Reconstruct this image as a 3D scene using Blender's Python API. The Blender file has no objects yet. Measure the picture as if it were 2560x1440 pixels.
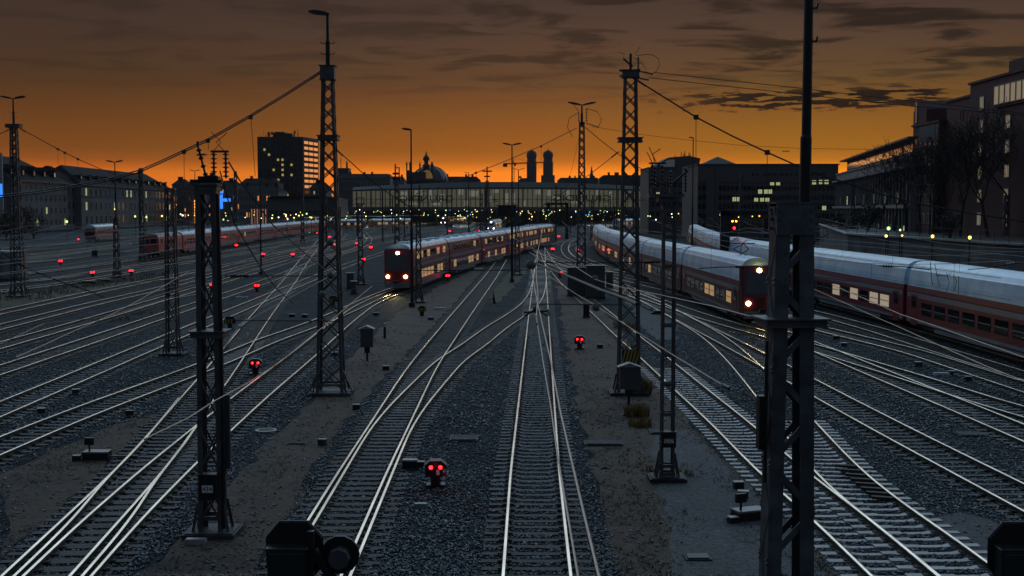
import bpy, bmesh, math, random
import numpy as np
from mathutils import Vector, Matrix
R = math.radians
random.seed(7)
scene = bpy.context.scene
COL = scene.collection

# ------------------------------------------------------------------ camera
FPX = 3000.0
CAMH = 8.135
PITCH = math.atan((720 - 521.6) / FPX)
cam_d = bpy.data.cameras.new("camera")
cam_d.sensor_width = 36.0
cam_d.lens = 36.0 * FPX / 2560.0
cam_d.clip_start = 0.1
cam_d.clip_end = 9000.0
cam = bpy.data.objects.new("camera", cam_d)
COL.objects.link(cam)
cam.location = (0, 0, CAMH)
cam.rotation_euler = (R(90) - PITCH, 0, 0)
scene.camera = cam

# ------------------------------------------------------------------ colour management / render
scene.view_settings.view_transform = 'Standard'
scene.view_settings.look = 'None'
scene.view_settings.exposure = 0.0
scene.view_settings.gamma = 1.0
scene.render.engine = 'CYCLES'
scene.cycles.use_denoising = True
scene.cycles.max_bounces = 6
scene.cycles.volume_bounces = 0
scene.cycles.sample_clamp_indirect = 3.0

# ------------------------------------------------------------------ world: dawn sky
SUN_AZ = R(7.0)      # to the right of straight ahead
SUN_EL = R(1.6)
world = bpy.data.worlds.new("World")
scene.world = world
world.use_nodes = True
nt = world.node_tree
nt.nodes.clear()
def N(t, tree=None, **kw):
    n = (tree or nt).nodes.new(t)
    for k, v in kw.items():
        setattr(n, k, v)
    return n
def mth(op, a, b=None, tree=None, clamp=False):
    tr = tree or nt
    n = tr.nodes.new('ShaderNodeMath'); n.operation = op; n.use_clamp = clamp
    for i, v in enumerate((a, b)):
        if v is None: continue
        if isinstance(v, (int, float)): n.inputs[i].default_value = v
        else: tr.links.new(v, n.inputs[i])
    return n.outputs[0]
def maprange(v, a, b, c, d, tree=None, smooth=True):
    tr = tree or nt
    n = tr.nodes.new('ShaderNodeMapRange')
    n.interpolation_type = 'SMOOTHSTEP' if smooth else 'LINEAR'
    tr.links.new(v, n.inputs[0])
    for i, x in enumerate((a, b, c, d)): n.inputs[i + 1].default_value = x
    return n.outputs[0]
def ramp(v, stops, tree=None, interp='LINEAR'):
    tr = tree or nt
    n = tr.nodes.new('ShaderNodeValToRGB'); n.color_ramp.interpolation = interp
    e = n.color_ramp.elements
    while len(e) < len(stops): e.new(0.5)
    for el, (p, c) in zip(e, stops):
        el.position = p; el.color = (*c, 1)
    tr.links.new(v, n.inputs[0])
    return n.outputs[0]
def mixc(f, a, b, tree=None, mode='MIX'):
    tr = tree or nt
    n = tr.nodes.new('ShaderNodeMix'); n.data_type = 'RGBA'; n.blend_type = mode
    if isinstance(f, (int, float)): n.inputs[0].default_value = f
    else: tr.links.new(f, n.inputs[0])
    for i, v in ((6, a), (7, b)):
        if isinstance(v, tuple): n.inputs[i].default_value = (*v, 1)
        else: tr.links.new(v, n.inputs[i])
    return n.outputs[2]

tc = N('ShaderNodeTexCoord')
sep = N('ShaderNodeSeparateXYZ'); nt.links.new(tc.outputs['Generated'], sep.inputs[0])
dx, dy, dz = sep.outputs
hl = mth('SQRT', mth('ADD', mth('MULTIPLY', dx, dx), mth('MULTIPLY', dy, dy)))
hl = mth('MAXIMUM', hl, 0.001)
elev = mth('DIVIDE', dz, hl)                      # tan(elevation)
az = mth('ARCTAN2', dx, dy)                       # 0 ahead, + right
# glow side: colour by elevation
el5 = mth('MULTIPLY', elev, 2.0, clamp=True)      # 0..0.5 -> 0..1
glow = ramp(el5, [(0.00, (.85, .165, .014)), (.030, (1.10, .250, .014)), (.058, (.92, .225, .008)), (.078, (.44, .120, .005)),
                  (.094, (.300, .092, .004)), (.146, (.205, .070, .010)), (.21, (.104, .048, .018)),
                  (.28, (.074, .040, .025)), (.345, (.054, .032, .024)), (.41, (.10, .080, .070)),
                  (.52, (.90, .90, .88)), (.72, (1.05, 1.38, 1.68)), (1.0, (.92, 1.50, 2.05))])  # upper stops: bright band added out of view to light ground and rails
zen = maprange(dz, 0.42, 0.75, 1.0, 0.10)
zc = N('ShaderNodeCombineColor')
for i in range(3): nt.links.new(zen, zc.inputs[i])
glow = mixc(1.0, glow, zc.outputs[0], mode='MULTIPLY')
cold = ramp(el5, [(0.00, (.040, .048, .062)), (.2, (.045, .056, .074)), (.6, (.06, .080, .11)), (1.0, (.08, .11, .16))])
azd = mth('ABSOLUTE', mth('SUBTRACT', az, 0.16))
side = maprange(azd, 0.55, 1.35, 0.0, 1.0)
# horizon glow is strongest near the sun and weaker to the left
fall = maprange(azd, 0.08, 0.56, 1.20, 0.68)
band = maprange(elev, 0.08, 0.24, 1.0, 0.0)
dim = mth('ADD', mth('MULTIPLY', band, fall), mth('SUBTRACT', 1.0, band))
dimc = N('ShaderNodeCombineColor')
for i in range(3): nt.links.new(dim, dimc.inputs[i])
glow = mixc(1.0, glow, dimc.outputs[0], mode='MULTIPLY')
# broad streaky cloud deck, projected on a flat layer
inv = mth('DIVIDE', 1.0, mth('MAXIMUM', mth('ADD', dz, 0.03), 0.02))
cv = N('ShaderNodeCombineXYZ')
nt.links.new(mth('MULTIPLY', dx, inv), cv.inputs[0])
nt.links.new(mth('MULTIPLY', mth('MULTIPLY', dy, inv), 1.25), cv.inputs[1])
n1 = N('ShaderNodeTexNoise'); n1.inputs['Scale'].default_value = 1.9; n1.inputs['Detail'].default_value = 7.0
n1.inputs['Roughness'].default_value = 0.58; n1.inputs['Distortion'].default_value = 0.6
nt.links.new(cv.outputs[0], n1.inputs['Vector'])
streak = maprange(n1.outputs['Fac'], 0.46, 0.62, 0.0, 1.0)
high = maprange(elev, 0.075, 0.125, 0.0, 1.0)
rightw = maprange(az, -0.30, 0.32, 0.35, 1.0)
cm = mth('MULTIPLY', mth('MULTIPLY', streak, high), rightw)
glow = mixc(mth('MULTIPLY', cm, mth('MULTIPLY', maprange(elev, 0.17, 0.26, 0.92, 0.2), 1.0)), glow, (.017, .011, .008))
# soft reddish bands low down
cv2 = N('ShaderNodeCombineXYZ')
nt.links.new(mth('MULTIPLY', az, 3.0), cv2.inputs[0]); nt.links.new(mth('MULTIPLY', elev, 70.0), cv2.inputs[1])
n2 = N('ShaderNodeTexNoise'); n2.inputs['Scale'].default_value = 1.0; n2.inputs['Detail'].default_value = 4.0
nt.links.new(cv2.outputs[0], n2.inputs['Vector'])
lowb = mth('MULTIPLY', maprange(n2.outputs['Fac'], 0.45, 0.7, 0.0, 0.55), maprange(elev, 0.15, 0.03, 0.35, 1.0))
glow = mixc(lowb, glow, mixc(1.0, glow, (1.10, .78, .8), mode='MULTIPLY'))
# small dark ragged clouds over the right half
cv3 = N('ShaderNodeCombineXYZ')
nt.links.new(mth('MULTIPLY', az, 40.0), cv3.inputs[0]); nt.links.new(mth('MULTIPLY', elev, 300.0), cv3.inputs[1])
n3 = N('ShaderNodeTexNoise'); n3.inputs['Scale'].default_value = 1.0; n3.inputs['Detail'].default_value = 5.0
n3.inputs['Roughness'].default_value = 0.6
nt.links.new(cv3.outputs[0], n3.inputs['Vector'])
bandc = mth('MULTIPLY', maprange(elev, 0.074, 0.082, 0.0, 1.0), maprange(elev, 0.092, 0.103, 1.0, 0.0))
azw = mth('MULTIPLY', maprange(az, 0.03, 0.2, 0.0, 1.0), maprange(az, 0.33, 0.37, 1.0, 0.0))
puff = maprange(mth('ADD', n3.outputs['Fac'], mth('MULTIPLY', mth('MULTIPLY', bandc, azw), 0.2)), 0.665, 0.69, 0.0, 1.0)
puff = mth('MULTIPLY', puff, mth('MULTIPLY', bandc, azw))
glow = mixc(puff, glow, (.008, .004, .003))
glow = mixc(mth('MULTIPLY', maprange(az, 0.0, 0.24, 0.0, 1.0), maprange(elev, .06, .16, 1.0, 0.0)), glow, mixc(1.0, glow, (1.0, 1.20, .9), mode='MULTIPLY'))
skyc = mixc(side, glow, cold)
# physical sky, low sun, a small share
ns = N('ShaderNodeTexSky'); ns.sky_type = 'NISHITA'; ns.sun_disc = False
ns.sun_elevation = SUN_EL; ns.sun_rotation = SUN_AZ
skyc = mixc(0.0008, skyc, ns.outputs[0], mode='ADD')
bg = N('ShaderNodeBackground'); nt.links.new(skyc, bg.inputs[0]); bg.inputs[1].default_value = 1.0
wo = N('ShaderNodeOutputWorld'); nt.links.new(bg.outputs[0], wo.inputs[0])

# ------------------------------------------------------------------ sun (just at the horizon, hardly any light yet)
sl = bpy.data.lights.new("sun", 'SUN')
sl.energy = 0.10; sl.angle = R(4.0); sl.color = (1.0, .45, .16)
so = bpy.data.objects.new("sun", sl); COL.objects.link(so)
sdir = Vector((math.sin(SUN_AZ) * math.cos(SUN_EL), math.cos(SUN_AZ) * math.cos(SUN_EL), math.sin(SUN_EL)))
so.rotation_euler = sdir.to_track_quat('Z', 'Y').to_euler()
so.location = (0, 0, 120)

# ------------------------------------------------------------------ picture <-> world
def ray(px, py):
    cx = (px - 1280) / FPX; cy = -(py - 720) / FPX
    c, s = math.cos(PITCH), math.sin(PITCH)
    return Vector((cx, c + cy * s, -s + cy * c))
def atz(px, py, z=0.0):
    d = ray(px, py); t = (z - CAMH) / d.z
    return Vector((d.x * t, d.y * t, z))
def aty(px, py, Y):
    d = ray(px, py); t = Y / d.y
    return Vector((d.x * t, Y, CAMH + d.z * t))
GZ = -0.16
def gnd(px, py): return atz(px, py, GZ)

# ------------------------------------------------------------------ materials
MATS = {}
def mat(name, col, rough=0.6, metal=0.0, var=0.25, scale=6.0, bump=0.0, spec=0.5, emit=None, es=0.0, bscale=None):
    if name in MATS: return MATS[name]
    m = bpy.data.materials.new(name); m.use_nodes = True
    t = m.node_tree; b = t.nodes['Principled BSDF']
    b.inputs['Roughness'].default_value = rough; b.inputs['Metallic'].default_value = metal
    b.inputs['Specular IOR Level'].default_value = spec
    tx = t.nodes.new('ShaderNodeTexCoord')
    nz = t.nodes.new('ShaderNodeTexNoise'); nz.inputs['Scale'].default_value = scale; nz.inputs['Detail'].default_value = 5
    t.links.new(tx.outputs['Object'], nz.inputs['Vector'])
    lo = tuple(c * (1 - var) for c in col); hi = tuple(min(1, c * (1 + var)) for c in col)
    c = ramp(nz.outputs['Fac'], [(0.3, lo), (0.7, hi)], t)
    t.links.new(c, b.inputs['Base Color'])
    if bump:
        nb = t.nodes.new('ShaderNodeTexNoise'); nb.inputs['Scale'].default_value = bscale or scale * 4; nb.inputs['Detail'].default_value = 4
        t.links.new(tx.outputs['Object'], nb.inputs['Vector'])
        bp = t.nodes.new('ShaderNodeBump'); bp.inputs['Strength'].default_value = bump; bp.inputs['Distance'].default_value = 0.03
        t.links.new(nb.outputs['Fac'], bp.inputs['Height']); t.links.new(bp.outputs[0], b.inputs['Normal'])
    if emit:
        b.inputs['Emission Color'].default_value = (*emit, 1); b.inputs['Emission Strength'].default_value = es
    MATS[name] = m
    return m
def lamp_mat(name, col, s):
    return mat(name, tuple(min(1, c * .5 + .2) for c in col), .4, 0, .02, emit=col, es=s)

def stone_mat(name, c0, c1, vscale, wet=0.35, patch=0.25, bump=1.0):
    m = bpy.data.materials.new(name); m.use_nodes = True
    t = m.node_tree; b = t.nodes['Principled BSDF']
    tx = t.nodes.new('ShaderNodeTexCoord')
    v = t.nodes.new('ShaderNodeTexVoronoi'); v.inputs['Scale'].default_value = vscale
    t.links.new(tx.outputs['Object'], v.inputs['Vector'])
    sp = t.nodes.new('ShaderNodeSeparateColor'); t.links.new(v.outputs['Color'], sp.inputs[0])
    c = ramp(sp.outputs[0], [(0, c0), (.75, c1), (1.0, tuple(x * 2.6 for x in c1))], t)
    nz = t.nodes.new('ShaderNodeTexNoise'); nz.inputs['Scale'].default_value = patch; nz.inputs['Detail'].default_value = 6
    t.links.new(tx.outputs['Object'], nz.inputs['Vector'])
    k = ramp(nz.outputs['Fac'], [(.35, (.55, .55, .55)), (.65, (1.25, 1.2, 1.15))], t)
    c = mixc(1.0, c, k, t, 'MULTIPLY')
    t.links.new(c, b.inputs['Base Color'])
    b.inputs['Roughness'].default_value = wet
    b.inputs['Specular IOR Level'].default_value = .60 if wet < .6 else .03
    bp = t.nodes.new('ShaderNodeBump'); bp.inputs['Strength'].default_value = bump; bp.inputs['Distance'].default_value = .045
    ht = mth('ADD', mth('MULTIPLY', v.outputs['Distance'], -1.0, t), mth('MULTIPLY', sp.outputs[1], .9, t), t)
    t.links.new(ht, bp.inputs['Height']); t.links.new(bp.outputs[0], b.inputs['Normal'])
    MATS[name] = m
    return m
def soil_mat(name, dark, brown, green):
    m = bpy.data.materials.new(name); m.use_nodes = True
    t = m.node_tree; b = t.nodes['Principled BSDF']
    tx = t.nodes.new('ShaderNodeTexCoord')
    nz = t.nodes.new('ShaderNodeTexNoise'); nz.inputs['Scale'].default_value = .3; nz.inputs['Detail'].default_value = 8; nz.inputs['Roughness'].default_value = .65
    t.links.new(tx.outputs['Object'], nz.inputs['Vector'])
    c = ramp(nz.outputs['Fac'], [(.32, dark), (.50, brown), (.68, green)], t)
    n2_ = t.nodes.new('ShaderNodeTexNoise'); n2_.inputs['Scale'].default_value = 9; n2_.inputs['Detail'].default_value = 6; n2_.inputs['Roughness'].default_value = .7
    t.links.new(tx.outputs['Object'], n2_.inputs['Vector'])
    k = ramp(n2_.outputs['Fac'], [(.35, (.4, .4, .4)), (.7, (1.5, 1.45, 1.4))], t)
    t.links.new(mixc(1.0, c, k, t, 'MULTIPLY'), b.inputs['Base Color'])
    b.inputs['Roughness'].default_value = .8
    b.inputs['Specular IOR Level'].default_value = .25
    bp = t.nodes.new('ShaderNodeBump'); bp.inputs['Strength'].default_value = .8; bp.inputs['Distance'].default_value = .06
    t.links.new(n2_.outputs['Fac'], bp.inputs['Height']); t.links.new(bp.outputs[0], b.inputs['Normal'])
    MATS[name] = m
    return m

M_BALLAST = stone_mat('ballast', (.002, .004, .006), (.026, .041, .052), 11.0, .66)
M_STONE = stone_mat('loose_stone', (.003, .006, .009), (.060, .092, .116), 26.0, .26, .6, .5)
M_SOIL = soil_mat('trodden_soil', (.040, .038, .037), (.128, .086, .060), (.086, .072, .038))
M_ASPH = soil_mat('walkway_asphalt', (.085, .088, .092), (.125, .128, .132), (.155, .158, .16))
M_GRASS = soil_mat('rough_grass', (.030, .030, .018), (.085, .066, .030), (.065, .070, .026))
M_RAILTOP = mat('polished_rail', (.86, .74, .61), .25, 1.0, .25, .6)
M_RUST = mat('rusty_rail_side', (.050, .036, .028), .7, .2, .4, 5.0)
M_WOOD = mat('tarred_wood', (.013, .012, .012), .55, 0, .6, 4.0, .5, spec=.16)
M_CONC = mat('sleeper_concrete', (.20, .20, .205), .40, 0, .25, 3.0, .2)
M_CONCD = mat('old_concrete', (.040, .042, .045), .6, 0, .4, 3.0, .3, spec=.25)
M_STEEL = mat('mast_steel', (.080, .080, .080), .55, .3, .35, 2.5, .15)
M_STEELG = mat('grey_painted_steel', (.085, .095, .105), .5, .2, .5, 2.5, .15)
M_BLACK = mat('black_metal', (.010, .012, .014), .5, .2, .3)
M_WIRE = mat('bare_wire', (.06, .055, .05), .5, .6, .2)
M_WIREC = mat('copper_wire', (.33, .24, .19), .45, .7, .15)
M_INS = mat('brown_insulator', (.040, .026, .020), .25, 0, .2)
M_INSW = mat('pale_insulator', (.42, .45, .43), .25, 0, .2)
M_BALL = mat('green_ball', (.11, .14, .105), .5, 0, .3, 12)
M_WHITE = mat('white_paint', (.62, .64, .66), .5, 0, .1)
M_SIGNW = mat('sign_white', (.72, .74, .76), .5, 0, .05)
M_REDP = mat('red_paint', (.35, .03, .03), .5, 0, .1)
M_YEL = mat('yellow_paint', (.40, .27, .05), .5, 0, .2)
M_GREYBOX = mat('cabinet_grey', (.062, .068, .074), .55, 0, .2, 3)
M_REDL = lamp_mat('red_signal_lamp', (1.0, .010, .014), 9)
M_REDG = lamp_mat('small_red_lamp', (1.0, .006, .012), 12)
M_AMBER = lamp_mat('amber_lamp', (1.0, .36, .03), 10)
M_HEAD = lamp_mat('headlamp', (1.0, .72, .25), 22)
M_HEADW = lamp_mat('white_headlamp', (1.0, .86, .62), 16)
M_TAILR = lamp_mat('tail_lamp', (1.0, .02, .04), 6)

def vary(m, lo=.55, hi=1.45):
    # every sleeper weathers a little differently
    t = m.node_tree; b = t.nodes['Principled BSDF']; l = b.inputs['Base Color'].links[0]; src = l.from_socket
    oi = t.nodes.new('ShaderNodeObjectInfo')
    k = ramp(oi.outputs['Random'], [(0, (lo,) * 3), (1, (hi, hi * .97, hi * .93))], t)
    t.links.new(mixc(1.0, src, k, t, 'MULTIPLY'), b.inputs['Base Color'])
for m_ in (M_WOOD, M_CONC, M_CONCD): vary(m_)
# ------------------------------------------------------------------ mesh builder
class MB:
    def __init__(s): s.v = []; s.f = []; s.m = []
    def add(s, vs, fs, mi=0):
        o = len(s.v); s.v += [tuple(v) for v in vs]
        s.f += [tuple(i + o for i in f) for f in fs]; s.m += [mi] * len(fs)
        return s
    BF = [(0, 3, 2, 1), (4, 5, 6, 7), (0, 1, 5, 4), (1, 2, 6, 5), (2, 3, 7, 6), (3, 0, 4, 7)]
    def box(s, c, d, mi=0, rz=0, M=None):
        hx, hy, hz = d[0] / 2, d[1] / 2, d[2] / 2
        vs = [Vector(p) for p in ((-hx, -hy, -hz), (hx, -hy, -hz), (hx, hy, -hz), (-hx, hy, -hz), (-hx, -hy, hz), (hx, -hy, hz), (hx, hy, hz), (-hx, hy, hz))]
        if rz: M = Matrix.Rotation(rz, 3, 'Z')
        if M is not None: vs = [M @ v for v in vs]
        c = Vector(c)
        return s.add([v + c for v in vs], MB.BF, mi)
    def bar(s, p, q, w, h=None, mi=0):
        p, q = Vector(p), Vector(q); h = h or w
        d = (q - p); L = d.length
        if L < 1e-6: return s
        d /= L
        up = Vector((0, 0, 1)) if abs(d.z) < .95 else Vector((0, 1, 0))
        x = d.cross(up).normalized(); y = x.cross(d).normalized()
        vs = []
        for c in (p, q):
            for a, b in ((-1, -1), (1, -1), (1, 1), (-1, 1)): vs.append(c + x * (a * w / 2) + y * (b * h / 2))
        return s.add(vs, MB.BF, mi)
    def tube(s, pts, r, n=6, mi=0, cap=True):
        pts = [Vector(p) for p in pts]
        k = len(pts); rs = r if isinstance(r, (list, tuple)) else [r] * k
        vs = []; fs = []
        for i, p in enumerate(pts):
            d = (pts[min(i + 1, k - 1)] - pts[max(i - 1, 0)]).normalized()
            up = Vector((0, 0, 1)) if abs(d.z) < .9 else Vector((0, 1, 0))
            x = d.cross(up).normalized(); y = x.cross(d).normalized()
            for j in range(n):
                a = 2 * math.pi * j / n
                vs.append(p + (x * math.cos(a) + y * math.sin(a)) * rs[i])
        for i in range(k - 1):
            for j in range(n):
                j2 = (j + 1) % n
                fs.append((i * n + j, i * n + j2, (i + 1) * n + j2, (i + 1) * n + j))
        if cap:
            fs.append(tuple(range(n))[::-1]); fs.append(tuple((k - 1) * n + j for j in range(n)))
        return s.add(vs, fs, mi)
    def lathe(s, c, prof, n=12, mi=0, axis=None, cap=True):
        c = Vector(c); vs = []; fs = []
        Q = Vector((0, 0, 1)).rotation_difference(Vector(axis)).to_matrix() if axis is not None else None
        for r, z in prof:
            for j in range(n):
                a = 2 * math.pi * j / n
                v = Vector((r * math.cos(a), r * math.sin(a), z))
                vs.append(c + (Q @ v if Q else v))
        for i in range(len(prof) - 1):
            for j in range(n):
                j2 = (j + 1) % n
                fs.append((i * n + j, i * n + j2, (i + 1) * n + j2, (i + 1) * n + j))
        if cap: fs.append(tuple(range(n))[::-1]); fs.append(tuple((len(prof) - 1) * n + j for j in range(n)))
        return s.add(vs, fs, mi)
    def ball(s, c, r, n=10, mi=0, sz=1.0):
        k = max(4, n // 2)
        return s.lathe(c, [(r * max(.02, math.sin(math.pi * i / k)), -r * sz * math.cos(math.pi * i / k)) for i in range(k + 1)], n, mi)
    def prism(s, poly, z0, z1, mi=0):
        n = len(poly)
        vs = [(x, y, z0) for x, y in poly] + [(x, y, z1) for x, y in poly]
        fs = [tuple(range(n))[::-1], tuple(range(n, 2 * n))] + [(i, (i + 1) % n, n + (i + 1) % n, n + i) for i in range(n)]
        return s.add(vs, fs, mi)
    def prism_y(s, poly, y0, y1, mi=0):       # polygon in x,z extruded along y
        n = len(poly)
        vs = [(x, y0, z) for x, z in poly] + [(x, y1, z) for x, z in poly]
        fs = [tuple(range(n)), tuple(range(n, 2 * n))[::-1]] + [((i + 1) % n, i, n + i, n + (i + 1) % n) for i in range(n)]
        return s.add(vs, fs, mi)
    def mesh(s, name, mats, smooth=False):
        me = bpy.data.meshes.new(name)
        me.from_pydata(s.v, [], s.f)
        for m in (mats if isinstance(mats, (list, tuple)) else [mats]): me.materials.append(m)
        if len(me.materials) > 1: me.polygons.foreach_set('material_index', s.m)
        if smooth: me.polygons.foreach_set('use_smooth', [True] * len(me.polygons))
        me.update()
        return me
    def build(s, name, mats, parent=None, smooth=False, loc=None):
        o = bpy.data.objects.new(name, s.mesh(name, mats, smooth)); COL.objects.link(o)
        if parent: o.parent = parent
        if loc is not None: o.location = loc
        return o
def tag(o, label=None, cat=None, group=None, kind=None):
    if label: o['label'] = label
    if cat: o['category'] = cat
    if group: o['group'] = group
    if kind: o['kind'] = kind
    return o
def thing(name, label, cat, loc=(0, 0, 0), rz=0.0, group=None):
    o = bpy.data.objects.new(name, None); COL.objects.link(o)
    o.empty_display_size = .3
    o.location = loc; o.rotation_euler = (0, 0, rz)
    return tag(o, label, cat, group)
def link(me, name, parent, loc=(0, 0, 0), rz=0.0, scale=None):
    o = bpy.data.objects.new(name, me); COL.objects.link(o); o.parent = parent
    o.location = loc; o.rotation_euler = (0, 0, rz)
    if scale: o.scale = scale
    return o
def copy_tree(o, parent=None):
    c = o.copy(); COL.objects.link(c); c.parent = parent
    if parent: c.matrix_parent_inverse = o.matrix_parent_inverse
    for ch in list(o.children): copy_tree(ch, c)
    return c
def text(body, size, parent, loc, rot, m, name='number', depth=.004, sx=1.0):
    cu = bpy.data.curves.new(name, 'FONT'); cu.body = body; cu.size = size; cu.extrude = depth
    cu.align_x = 'CENTER'; cu.align_y = 'CENTER'
    cu.materials.append(m)
    f = bpy.data.objects.new(name, cu); COL.objects.link(f)
    bpy.context.view_layer.update()
    me = bpy.data.meshes.new_from_object(f.evaluated_get(bpy.context.evaluated_depsgraph_get()))
    bpy.data.objects.remove(f)
    o = bpy.data.objects.new(name, me); COL.objects.link(o); o.parent = parent
    o.location = loc; o.rotation_euler = rot; o.scale = (sx, 1, 1)
    return o

# ------------------------------------------------------------------ ground, soil islands, raised street
g = MB(); g.add([(-1400, -60, GZ), (1400, -60, GZ), (1400, 2250, GZ), (-1400, 2250, GZ)], [(0, 1, 2, 3)])
tag(g.build('ground', M_BALLAST), 'dark wet ballast spread over the whole railway yard', 'ground', kind='structure')
SOILS = []
def patch(name, pts, m, dz, label):
    w = [gnd(*p) for p in pts]
    # wobbly edge
    out = []
    for i, p in enumerate(w):
        q = w[(i + 1) % len(w)]; L = (q - p).length; k = max(1, min(24, int(L / 1.2)))
        nrm = Vector((-(q - p).y, (q - p).x, 0)).normalized()
        for j in range(k):
            t = j / k
            out.append(p.lerp(q, t) + nrm * random.uniform(-.26, .26) * (0 if j == 0 else 1))
    b = MB(); b.add([(p.x, p.y, GZ + dz) for p in out], [tuple(range(len(out)))])
    o = b.build(name, m)
    tag(o, label, 'path' if 'path' in name else 'ground', kind='structure')
    SOILS.append([(p.x, p.y) for p in w])
patch('soil_path', [(1225, 655), (1190, 695), (1120, 775), (1010, 890), (930, 985), (830, 1095), (770, 1185), (720, 1290), (640, 1440), (330, 1440), (470, 1330), (590, 1195), (700, 1080), (830, 940), (905, 860), (985, 790), (1080, 725), (1165, 685)], M_SOIL, .008, 'brown trodden soil strip left of the middle tracks')
patch('soil_path', [(1388, 715), (1465, 715), (1530, 800), (1600, 890), (1660, 985), (1760, 1090), (1860, 1190), (1985, 1320), (2090, 1440), (1560, 1440), (1520, 1330), (1478, 1180), (1450, 1060), (1428, 940), (1408, 820)], M_SOIL, .008, 'brown soil strip right of the middle track')
patch('asphalt_path', [(1640, 1090), (1720, 1075), (1800, 1150), (1890, 1245), (1990, 1345), (2070, 1440), (1680, 1440), (1650, 1290), (1640, 1180)], M_ASPH, .016, 'grey asphalt walkway beside the concrete sleepers')
patch('soil_path', [(0, 1185), (130, 1125), (280, 1065), (390, 1035), (330, 1105), (240, 1195), (110, 1310), (0, 1400)], M_SOIL, .008, 'brown soil patch at the left picture edge')
patch('grass_path', [(0, 742), (130, 728), (300, 706), (420, 694), (470, 690), (380, 706), (250, 730), (120, 755), (0, 778)], M_GRASS, .010, 'yellow rough grass strip beside the left tall mast')
patch('grass_path', [(40, 640), (190, 622), (330, 606), (335, 612), (200, 634), (60, 652)], M_GRASS, .010, 'dry grass strip in front of the parked red wagon')
patch('asphalt_path', [(2330, 1296), (2400, 1280), (2480, 1300), (2600, 1400), (2640, 1480), (2520, 1480), (2400, 1370)], M_ASPH, .012, 'grey gravel patch at the lower right corner')
patch('grass_path', [(1235, 765), (1300, 700), (1322, 672), (1290, 672), (1262, 690), (1225, 735)], M_GRASS, .010, 'greenish strip between the two middle tracks')
patch('asphalt_path', [(1560, 740), (1640, 750), (1690, 800), (1690, 850), (1640, 850), (1590, 800)], M_ASPH, .012, 'grey hardstanding between mast and right tracks')
# ------------------------------------------------------------------ railway tracks
def smooth_path(pts, sig=.022, ext=25):
    P = np.array([[p.x, p.y] for p in pts])
    d = P[0] - P[1]; d /= np.linalg.norm(d)
    P = np.vstack([P[0] + d * 14, P])
    e = P[-1] - P[-2]; e /= np.linalg.norm(e)
    P = np.vstack([P, P[-1] + e * ext])
    s = np.concatenate([[0], np.cumsum(np.linalg.norm(np.diff(P, axis=0), axis=1))])
    st = 1.0
    u = np.arange(0, s[-1], st)
    # piecewise linear, then gaussian smoothing whose width grows with distance
    X = np.stack([np.interp(u, s, P[:, k]) for k in (0, 1)], 1)
    dist = np.hypot(X[:, 0], X[:, 1])
    out = np.empty_like(X)
    for i in range(len(u)):
        sg = 1.2 + sig * dist[i] * (1 if dist[i] < 130 else 1.25)
        r = min(sg * 2.5, u[i] - u[0] + .01, u[-1] - u[i] + .01)   # symmetric window
        m = np.abs(u - u[i]) <= r
        w = np.exp(-.5 * ((u[m] - u[i]) / sg) ** 2)
        out[i] = (X[m] * w[:, None]).sum(0) / w.sum()
    return out
def resample(X):
    s = np.concatenate([[0], np.cumsum(np.linalg.norm(np.diff(X, axis=0), axis=1))])
    u = [0.0]
    while u[-1] < s[-1]:
        i = min(len(X) - 1, int(np.searchsorted(s, u[-1])))
        u.append(u[-1] + max(.8, min(5, .02 * np.hypot(*X[i]))))
    u = np.array(u[:-1])
    return np.stack([np.interp(u, s, X[:, k]) for k in (0, 1)], 1)
def normals(X):
    t = np.gradient(X, axis=0); t /= np.linalg.norm(t, axis=1)[:, None] + 1e-9
    return np.stack([t[:, 1], -t[:, 0]], 1), t
RP = [(-.072, -.172), (-.072, -.158), (-.012, -.142), (-.012, -.045), (-.036, -.036), (-.036, -.003), (-.030, 0), (.030, 0), (.036, -.003), (.036, -.036), (.012, -.045), (.012, -.142), (.072, -.158), (.072, -.172)]
def rail_mesh(X, off):
    Nn, _ = normals(X); C = X + Nn * off
    k = len(RP); n = len(C)
    vs = []
    for i in range(n):
        for a, z in RP: vs.append((C[i, 0] + Nn[i, 0] * a, C[i, 1] + Nn[i, 1] * a, z))
    fs = []; mi = []
    for i in range(n - 1):
        for j in range(k - 1):
            fs.append((i * k + j, (i + 1) * k + j, (i + 1) * k + j + 1, i * k + j + 1)); mi.append(0 if 4 <= j <= 8 else 1)
    b = MB(); b.add(vs, fs); b.m = mi
    return b
def sleeper_mesh(kind):
    b = MB()
    if kind == 'concrete':
        # deep ends, lower waist, as cast
        xs = [-1.3, -.95, -.55, -.42, 0, .42, .55, .95, 1.3]
        hs = [-.125, -.125, -.125, -.150, -.154, -.150, -.125, -.125, -.125]
        w = [.135, .14, .14, .115, .11, .115, .14, .14, .135]
    else:
        xs = [-1.3, 0, 1.3]; hs = [-.128, -.131, -.128]; w = [.13, .13, .13]
    n = len(xs); vs = []; fs = []
    for x, h, ww in zip(xs, hs, w):
        vs += [(x, -ww - .02, -.25), (x, -ww + .015, h), (x, ww - .015, h), (x, ww + .02, -.25)]
    for i in range(n - 1):
        for j in range(3): fs.append((i * 4 + j, i * 4 + j + 1, i * 4 + 5 + j, i * 4 + 4 + j))
    fs += [(0, 3, 2, 1), ((n - 1) * 4, (n - 1) * 4 + 1, (n - 1) * 4 + 2, (n - 1) * 4 + 3)]
    b.add(vs, fs)
    for sx in (-1, 1):
        for k in (-1, 1):                       # rail fastenings
            b.box((sx * .7525 + k * .12, 0, -.125), (.09, .12, .05), 1)
        b.box((sx * .7525, 0, -.13), (.32, .16, .03), 1)
    return b
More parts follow.
